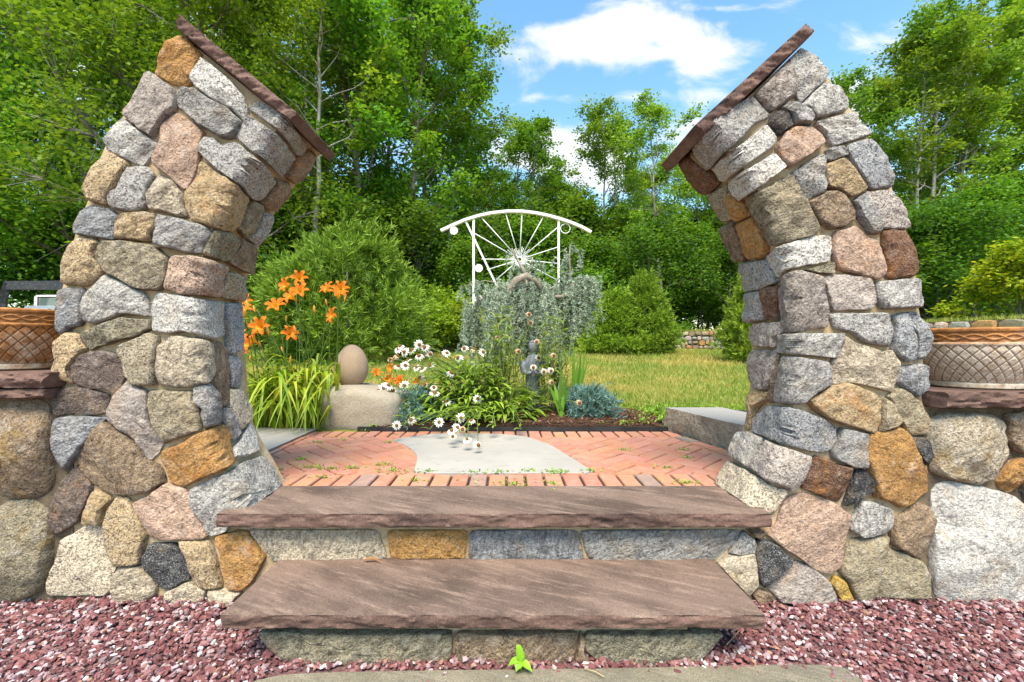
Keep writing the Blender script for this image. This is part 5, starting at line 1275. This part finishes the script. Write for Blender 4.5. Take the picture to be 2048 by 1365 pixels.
# ------------------------------------------------------------------ robed statue
def statue():
    p0 = PZ(1066, 828, .45); loc = np.array((p0[0], p0[1] + .02, .44)); t = empty('robed_statue', loc, 'weathered blue-grey statue of a robed figure half hidden by coneflowers', 'statue')
    mt = simple_mat('blue_grey_cast_stone', [(.10, .115, .15), (.20, .22, .27), (.06, .065, .085)], 14, .8, .003, 60, stretch=(1, 1, .4))
    n = 56; V = []; prof = [(0, .105), (.02, .100), (.08, .082), (.16, .072), (.26, .068), (.36, .074), (.42, .088), (.47, .098), (.51, .088), (.545, .055), (.565, .032), (.58, .030)]
    zz = np.linspace(0, .58, 40)
    for z in zz:
        rr = np.interp(z, [p[0] for p in prof], [p[1] for p in prof])
        for i in range(n):
            th = 2 * math.pi * i / n; fold = 1 + (.10 * math.sin(9 * th + 1.3 * math.sin(z * 9)) + .04 * math.sin(17 * th + z * 12)) * max(0, 1 - z / .5) ** .6
            V.append((rr * fold * math.cos(th) * .88, rr * fold * math.sin(th) * .72, z))
    Fc = [(k * n + i, k * n + (i + 1) % n, (k + 1) * n + (i + 1) % n, (k + 1) * n + i) for k in range(len(zz) - 1) for i in range(n)]
    me = mesh_np('robe', np.array(V), np.array(Fc), True); link('robe', me, mt, t)
    bm = bmesh.new(); bmesh.ops.create_uvsphere(bm, u_segments=24, v_segments=18, radius=1)
    for v in bm.verts:
        c = v.co.copy(); q = Vector((c.x * .043, c.y * .050, c.z * .060))
        if c.y < -.6 and abs(c.x) < .22 and -.3 < c.z < .25: q.y -= .010 * (1 - abs(c.x) / .22)     # nose
        if c.y < -.5 and .12 < abs(c.x) < .5 and .0 < c.z < .28: q.y += .006                       # eye sockets
        if c.z > .1 or c.y > .15: q *= 1.10                                                       # veil
        v.co = q
    me = bpy.data.meshes.new('head'); bm.to_mesh(me); bm.free()
    for p in me.polygons: p.use_smooth = True
    o = link('head', me, mt, t); o.location = (0, -.006, .632)
    for s in (-1, 1):
        a = Acc(); tube(a, bez((s * .085, 0, .49), (s * .12, -.05, .36), (s * .012, -.088, .40), 8), [.034, .034, .032, .030, .028, .024, .020, .016, .012], 10); link('arm', a.mesh('arm', smooth=True), mt, t)
statue()

# ------------------------------------------------------------------ white metal sculpture
def sculpture():
    Y = 5.75; q = lambda x, y, dy=0: P(860 + x / 4.55, 400 + y / 4.55, Y) + np.array((0, dy, 0)); hub = q(815, 545); loc = np.array((hub[0], Y, tz(hub[0], Y))); W = M['white_metal']
    t = empty('metal_arch_sculpture', loc, 'white metal garden sculpture with an arched top, radiating spokes and round discs', 'sculpture')
    def bar(name, pts, w, dp, par=t):
        a = Acc(); pts = [np.asarray(p) for p in pts]; m = len(pts); V = []
        for i, p in enumerate(pts):
            d = pts[min(i + 1, m - 1)] - pts[max(i - 1, 0)]; d /= np.linalg.norm(d); s = np.array((d[2], 0, -d[0])); V += [p + s * w + (0, -dp, 0), p - s * w + (0, -dp, 0), p - s * w + (0, dp, 0), p + s * w + (0, dp, 0)]
        Fc = [(i * 4 + k, i * 4 + (k + 1) % 4, (i + 1) * 4 + (k + 1) % 4, (i + 1) * 4 + k) for i in range(m - 1) for k in range(4)] + [(0, 1, 2, 3), (m * 4 - 1, m * 4 - 2, m * 4 - 3, m * 4 - 4)]
        a.add(V, Fc); return link(name, fix_normals(a.mesh(name, loc)), W, par)
    arcp = [q(x, y) for x, y in ((100, 283), (210, 232), (320, 185), (440, 148), (560, 122), (700, 107), (830, 107), (960, 122), (1080, 147), (1180, 175), (1280, 208), (1380, 250), (1465, 296))]
    bar('arch_band', arcp, .017, .03)
    for x, y0 in ((397, 165), (1170, 172)):
        top = q(x, y0); bar('post', [top, (top[0], Y, tz(top[0], Y) - .1)], .014, .014)
    bar('diagonal_bar', [q(325, 195), q(630, 830)], .012, .010)
    for e in ((470, 165), (685, 112), (838, 110), (1040, 140), (1158, 255), (1160, 432), (1160, 580), (1160, 735), (600, 730), (520, 638), (468, 540), (405, 305)):
        a = Acc(); d = q(*e) - hub; tube(a, [hub + d * .16, q(*e)], .0065, 6); link('spoke', a.mesh('spoke', loc, True), W, t)
    a = Acc(); n = 24
    for k in range(46):
        th = 2 * math.pi * k / 46; L = (.10, .13, .17, .12)[k % 4] + .03 * math.sin(k * 2.2); d = np.array((math.cos(th), 0, math.sin(th))); tube(a, [hub + d * .035, hub + d * L], [.0045, .003], 4)
    link('short_rays', a.mesh('short_rays', loc, True), W, t)
    def ring(name, c, R, r0):
        a = Acc(); tube(a, [c + R * np.array((math.cos(2 * math.pi * k / 32), 0, math.sin(2 * math.pi * k / 32))) for k in range(33)], r0, 6, cap=False); link(name, a.mesh(name, loc, True), W, t)
    ring('hub_ring', hub, .032, .011); ring('hanging_ring', q(1232, 262), .060, .006)
    for x, y in ((220, 285), (445, 625), (445, 905), (585, 850)):
        c = q(x, y, -.02); a = Acc(); n = 32; R = .050; V = [c + (R * math.cos(2 * math.pi * k / n), s, R * math.sin(2 * math.pi * k / n)) for s in (-.006, .006) for k in range(n)]
        a.add(V, [tuple(range(n)), tuple(range(2 * n - 1, n - 1, -1))] + [(k, k + n, (k + 1) % n + n, (k + 1) % n) for k in range(n)]); link('disc', fix_normals(a.mesh('disc', loc)), W, t)
sculpture()

# ------------------------------------------------------------------ weeping blue cedar
def weeping_cedar():
    r = np.random.default_rng(77); Y = 5.35; q = lambda x, y, dy=0.: P(860 + x / 4.55, 400 + y / 4.55, Y + dy); gz = tz(.3, Y)
    loc = np.array((.30, Y, gz)); t = empty('weeping_cedar', loc, 'weeping blue-grey cedar draped in curtains over the white metal sculpture', 'tree')
    limbs = [([(.30, Y, gz - .1), (.27, Y + .05, gz + .45), q(715, 920, -.30), q(728, 830, -.34), q(785, 735, -.36), q(880, 690, -.36), q(960, 740, -.34), q(1040, 850, -.3)], [.055, .05, .050, .048, .045, .040, .032, .018]),
             ([q(880, 690), q(830, 600, .1), q(780, 520, .12), q(745, 440, .1)], [.026, .02, .014, .006]), ([q(880, 690), q(920, 590, .1), q(935, 520, .1)], [.02, .014, .006]),
             ([q(1040, 850), q(1130, 885, -.05), q(1215, 880, -.05), q(1300, 800), q(1350, 720), q(1420, 700), q(1490, 750)], [.02, .022, .024, .020, .017, .013, .008]),
             ([q(1300, 800), q(1275, 680, .1), q(1270, 520, .12), q(1275, 400, .1)], [.014, .012, .009, .004]), ([q(1040, 850), q(1170, 760, .1), q(1240, 820)], [.012, .01, .006]),
             ([q(790, 730), q(640, 800), q(540, 850), q(450, 930), q(400, 1030)], [.022, .02, .016, .012, .006]), ([q(740, 820, .0), q(620, 760, -.1), q(500, 735, -.1), q(390, 760, -.1), q(280, 800, -.1)], [.009, .007, .005, .004, .003]),
             ([q(960, 740), q(1000, 820, -.2), q(1050, 900, -.35), q(1090, 980, -.4)], [.016, .012, .01, .005]), ([q(790, 730), q(700, 790, -.25), q(620, 880, -.38), q(560, 980, -.4)], [.016, .012, .01, .005]), ([q(880, 690), q(880, 760, -.25), q(860, 860, -.4)], [.014, .012, .006]),
             ([q(960, 740, .0), q(1080, 790, .15), q(1200, 880, .2), q(1280, 1010, .2)], [.014, .011, .008, .004])]
    a = Acc()
    for pts, rad in limbs: tube(a, [np.asarray(p) for p in pts], rad, 7)
    link('branches', a.mesh('branches', loc, True), M['twig'], t)
    C = []; D = []; tw = Acc()
    def strand(p0, length, sway=.03):
        tone = r.normal(0, .25); n = max(3, int(length / .05)); pts = [np.array(p0)]; d = np.array((r.normal(0, .5), r.normal(0, .5), -.4))
        for k in range(n): d = d * .6 + np.array((r.normal(0, .25), r.normal(0, .25), -1.0)); d /= np.linalg.norm(d); pts.append(pts[-1] + d * .05)
        pts = [p for p in pts if p[2] > gz + .1]
        if len(pts) < 3: return
        tube(tw, pts[::2] if len(pts) > 6 else pts, .003, 3, cap=False)
        for k in range(1, len(pts)):
            for _ in range(2): u = r.random(); C.append(pts[k - 1] * (1 - u) + pts[k] * u + r.normal(0, .006, 3)); D.append(tone)
    def along(pts, f): k = min(int(f * (len(pts) - 1)), len(pts) - 2); u = f * (len(pts) - 1) - k; return np.asarray(pts[k]) * (1 - u) + np.asarray(pts[k + 1]) * u
    plan = [(0, 75, .35, 1, .55, 1.0), (1, 11, .1, 1, .05, .14), (2, 9, .1, 1, .08, .2), (3, 62, .45, 1, .25, .72), (4, 24, .15, 1, .07, .26), (6, 70, .02, 1, .30, .95), (8, 55, .1, 1, .45, .85), (9, 55, .1, 1, .45, .85), (10, 42, .1, 1, .5, .85), (11, 40, .1, 1, .35, .8), (5, 16, .3, 1, .1, .35), (7, 16, .1, 1, .03, .12)]
    for i, n, f0, f1, l0, l1 in plan:
        for _ in range(int(n * 1.25)):
            p = along(limbs[i][0], r.uniform(f0, f1)) + np.array((r.normal(0, .08), r.normal(0, .09) + (.16 if i == 0 else 0), r.normal(0, .02)))
            strand(p, l0 + (l1 - l0) * r.random() ** 1.5)
    C = np.array(C); D = np.array(D); n = len(C); nb = 9; d = r.normal(0, 1, (n, nb, 3)); d /= np.linalg.norm(d, axis=2)[..., None]; L = r.uniform(.020, .038, (n, nb, 1)); s = np.cross(d, r.normal(0, 1, (n, nb, 3))); s /= np.linalg.norm(s, axis=2)[..., None]
    base = np.repeat(C[:, None], nb, 1); V = np.stack([base - s * 0.0036, base + s * 0.0036, base + d * L + s * .002, base + d * L - s * .002], 2).reshape(-1, 3)
    g = np.clip(.5 + D[:, None] + r.normal(0, .2, (n, 1)) + r.normal(0, .12, (n, nb)), 0, 1)[..., None]; col = np.array((.20, .28, .19)) * (1 - g) + np.array((.50, .60, .46)) * g
    link('needles', mesh_np('needles', V - loc, np.arange(n * nb * 4).reshape(-1, 4), False, col.reshape(-1, 3)), M['needle'], t); link('twigs', tw.mesh('twigs', loc, True), M['twig'], t); print('cedar tufts', n)
weeping_cedar()

# ------------------------------------------------------------------ truck
def truck():
    loc = np.array((-13.28, 13.0, tz(-13.28, 13.0))); t = empty('flatbed_truck', loc, 'white flatbed truck with a black steel headache rack parked past the mossy wall', 'truck'); g = loc[2]
    wp = simple_mat('white_truck_paint', [(.72, .72, .72), (.66, .66, .65)], 2, .3, spec=.5); bk = simple_mat('chipped_black_steel', [(.018, .02, .026), (.03, .033, .04), (.18, .15, .13)], 9, .5, .001, 40); gl = simple_mat('dark_glass', [(.10, .14, .14), (.16, .21, .20)], 1, .08, spec=.8); rb = simple_mat('tyre_rubber', [(.02, .02, .02), (.03, .03, .03)], 10, .9); red = simple_mat('red_lens', [(.35, .01, .01), (.3, .01, .01)], 3, .2)
    def bx(name, c, s, m, bev=.02, par=t, seg=2): o = link(name, box_mesh(name, *s, bev, seg), m, par); o.location = c; return o
    cab = bx('cab', (0, 1.0, 1.0), (1.86, 1.5, .85), wp, .10, seg=3); roof = bx('roof', (0, 1.05, 1.50), (1.66, 1.25, .52), wp, .13, seg=4); bx('hood', (0, 2.3, .85), (1.80, 1.3, .55), wp, .1)
    win = bx('rear_window', (.0, .418, 1.52), (1.22, .012, .30), gl, .004); a = Acc()
    for c, s in (((0, -.006, .162), (1.28, .02, .022)), ((0, -.006, -.162), (1.28, .02, .022)), ((-.628, -.006, 0), (.022, .02, .30)), ((.628, -.006, 0), (.022, .02, .30))): acc_box(a, c, s)
    link('window_seal', a.mesh('window_seal'), rb, win)
    for s in (-1, 1): bx('side_window', (s * .832, 1.1, 1.50), (.012, .8, .30), gl, .004); bx('mirror', (s * 1.08, 1.55, 1.25), (.14, .08, .24), bk, .02)
    a = Acc(); pts_l = [(-1.02, -.12, .80), (-1.02, -.12, 1.30), (-.86, -.12, 1.80)]
    rack = Acc(); acc_box(rack, (0, -.12, 1.955), (1.86, .14, .24)); acc_box(rack, (0, -.12, .95), (2.1, .12, .12))
    for s in (-1, 1): tube(rack, [(s * 1.06, -.12, .85), (s * 1.10, -.12, 1.45), (s * .92, -.12, 2.04)], .12, 4)
    for s in (-.33, .33): acc_box(rack, (s, -.12, 1.12), (.06, .06, .34))
    link('headache_rack', rack.mesh('headache_rack'), bk, t)
    bx('flatbed', (0, -1.75, .80), (2.1, 3.1, .12), bk, .01); bx('chassis', (0, -.2, .52), (.8, 5.4, .22), bk, .02)
    for s in (-1, 1):
        bx('tail_light', (s * .9, -3.315, .80), (.2, .03, .09), red, .01)
        for y in (2.2, -2.2):
            w = Acc(); tube(w, [(s * .78, y, .38), (s * .82, y, .38), (s * 1.0, y, .38), (s * 1.03, y, .38)], [.33, .38, .38, .33], 28); wh = link('wheel', w.mesh('wheel', smooth=False), rb, t)
            w = Acc(); tube(w, [(s * 1.0, y, .38), (s * 1.036, y, .38)], [.2, .18], 20); link('rim', w.mesh('rim'), wp, wh)
    t.rotation_euler.z = math.radians(-3)
truck()

# ------------------------------------------------------------------ small weeds, dry leaf, twigs
def weeds():
    r = random.Random(21); a = Acc()
    spots = [(1025, 968, 30), (1105, 945, 14), (1373, 966, 16), (1118, 945, 16), (620, 935, 16), (555, 940, 12), (600, 920, 12), (700, 936, 16), (790, 942, 20), (660, 938, 14), (760, 930, 14), (640, 885, 10), (780, 885, 10), (1000, 944, 14), (945, 946, 12), (1250, 900, 9), (1370, 900, 10), (1375, 915, 9), (548, 958, 14), (650, 955, 10), (830, 962, 10), (1108, 968, 10), (1050, 943, 10), (690, 880, 8), (860, 944, 12), (1180, 943, 12), (730, 862, 9), (1330, 935, 9)]
    for px, py, s in spots:
        c = PZ(px, py, .407)
        for _ in range(int(s * 2.2)):
            az = r.uniform(0, 6.28); rr = abs(r.gauss(0, 1)) * s * .0022; p = c + (math.cos(az) * rr * 1.6, math.sin(az) * rr * .8, 0); L = r.uniform(.010, .030); d = np.array((r.gauss(0, 1), r.gauss(0, 1), r.uniform(.2, 1.2))); d /= np.linalg.norm(d)
            ribbon(a, [p, p + d * L * .5, p + d * L + (0, 0, -.003)], [.0012, .0042, .0006], (0, 0, 1), .2, rc(r, [(.20, .36, .03), (.14, .27, .025), (.28, .42, .05)]))
    tag(link('patio_weeds', a.mesh('patio_weeds', (0, 0, 0), False, True), M['plant']), 'tiny green weeds growing in the brick joints', 'weeds', None, 'stuff')
    a = Acc(); N = 0
    for px, py, s in ((1123, 848, 12), (1188, 850, 9), (1205, 853, 11), (1220, 850, 8), (1245, 852, 16), (1262, 850, 12), (1285, 848, 26), (1300, 835, 40), (1320, 825, 40), (1330, 845, 26), (1345, 852, 20), (930, 862, 8), (745, 855, 9)):
        t = empty('bed_weed', PZ(px, py, .43), 'small leafy green weed at the edge of the mulch bed', 'weed', 'weeds along the mulch bed'); a = Acc(); loc = np.array(t.location)
        for _ in range(int(s * 2.0)):
            az = r.uniform(0, 6.28); rr = abs(r.gauss(0, 1)) * s * .0030; p = loc + (math.cos(az) * rr, math.sin(az) * rr * .6, r.uniform(0, s * .0022)); L = r.uniform(.02, .045); d = np.array((r.gauss(0, 1), r.gauss(0, 1), r.uniform(.2, 1.0))); d /= np.linalg.norm(d)
            ribbon(a, [p, p + d * L * .5, p + d * L + (0, 0, -.008)], [.002, .0075, .0008], (0, 0, 1), .25, rc(r, [(.22, .39, .03), (.16, .31, .025), (.30, .46, .05)]))
        link('leaves', a.mesh('leaves', loc, False, True), M['plant'], t)
    loc = PZ(1042, 1345, .014); t = empty('broadleaf_weed', loc, 'bright green broad-leaved weed sprouting from the gravel below the lower step', 'weed'); st = Acc(); tube(st, [loc, loc + (0, 0, .03), loc + (0, .005, .05)], .003, 6, (.2, .34, .04)); link('stem', st.mesh('stem', loc, True, True), M['plant'], t)
    for tip, w, lift in (((1032, 1292), .013, .03), ((1016, 1338), .012, .02), ((1032, 1368), .015, .012), ((1064, 1366), .012, .01), ((1050, 1318), .009, .03)):
        e = P(*tip, loc[1] - .02 if tip[1] > 1340 else loc[1] + .005); e[2] = max(e[2], .03); b0 = loc + (0, 0, .035); a = Acc(); ribbon(a, bez(b0, (b0 + e) / 2 + (0, 0, lift), e, 7), [.003, w * .7, w, w, w * .9, w * .65, w * .3, .0006], (0, -.4, 1), .28, rc(r, [(.17, .38, .015), (.22, .45, .02)])); link('leaf', a.mesh('leaf', loc, True, True), M['plant'], t)
    loc = P(742, 1124, 1.885); a = Acc(); z = .201; c = np.array((loc[0], 1.882, z)); ribbon(a, [c + (-.035, 0, .002), c + (-.015, -.004, .010), c + (.012, .002, .008), c + (.034, -.006, .003), c + (.046, -.016, .001)], [.001, .007, .008, .003, .0008], (0, 0, 1), .5, (.36, .17, .06))
    tag(link('dry_leaf', a.mesh('dry_leaf', (0, 0, 0), True, True), M['petal']), 'curled brown dry leaf lying at the back of the lower tread', 'leaf')
    for (x0, y0, x1, y1, lab) in ((1168, 1338, 1208, 1354, 'pale straw lying on the grey flagstone in the gravel'), (1453, 1290, 1478, 1262, 'thin dry twig in the gravel under the end of the lower step'), (1912, 1172, 1935, 1194, 'thin dry twig leaning on the large pale slab of the low wall')):
        p, q = PZ(x0, y0, .022), PZ(x1, y1, .024)
        if x0 > 1900: p, q = P(x0, y0, 1.88), P(x1, y1, 1.80)
        a = Acc(); tube(a, [p, (p + q) / 2 + (.004, 0, .004), q], .0016, 5, (.45, .34, .18)); tag(link('dry_twig', a.mesh('dry_twig', (0, 0, 0), True, True), M['mulchm']), lab, 'twig')
weeds()
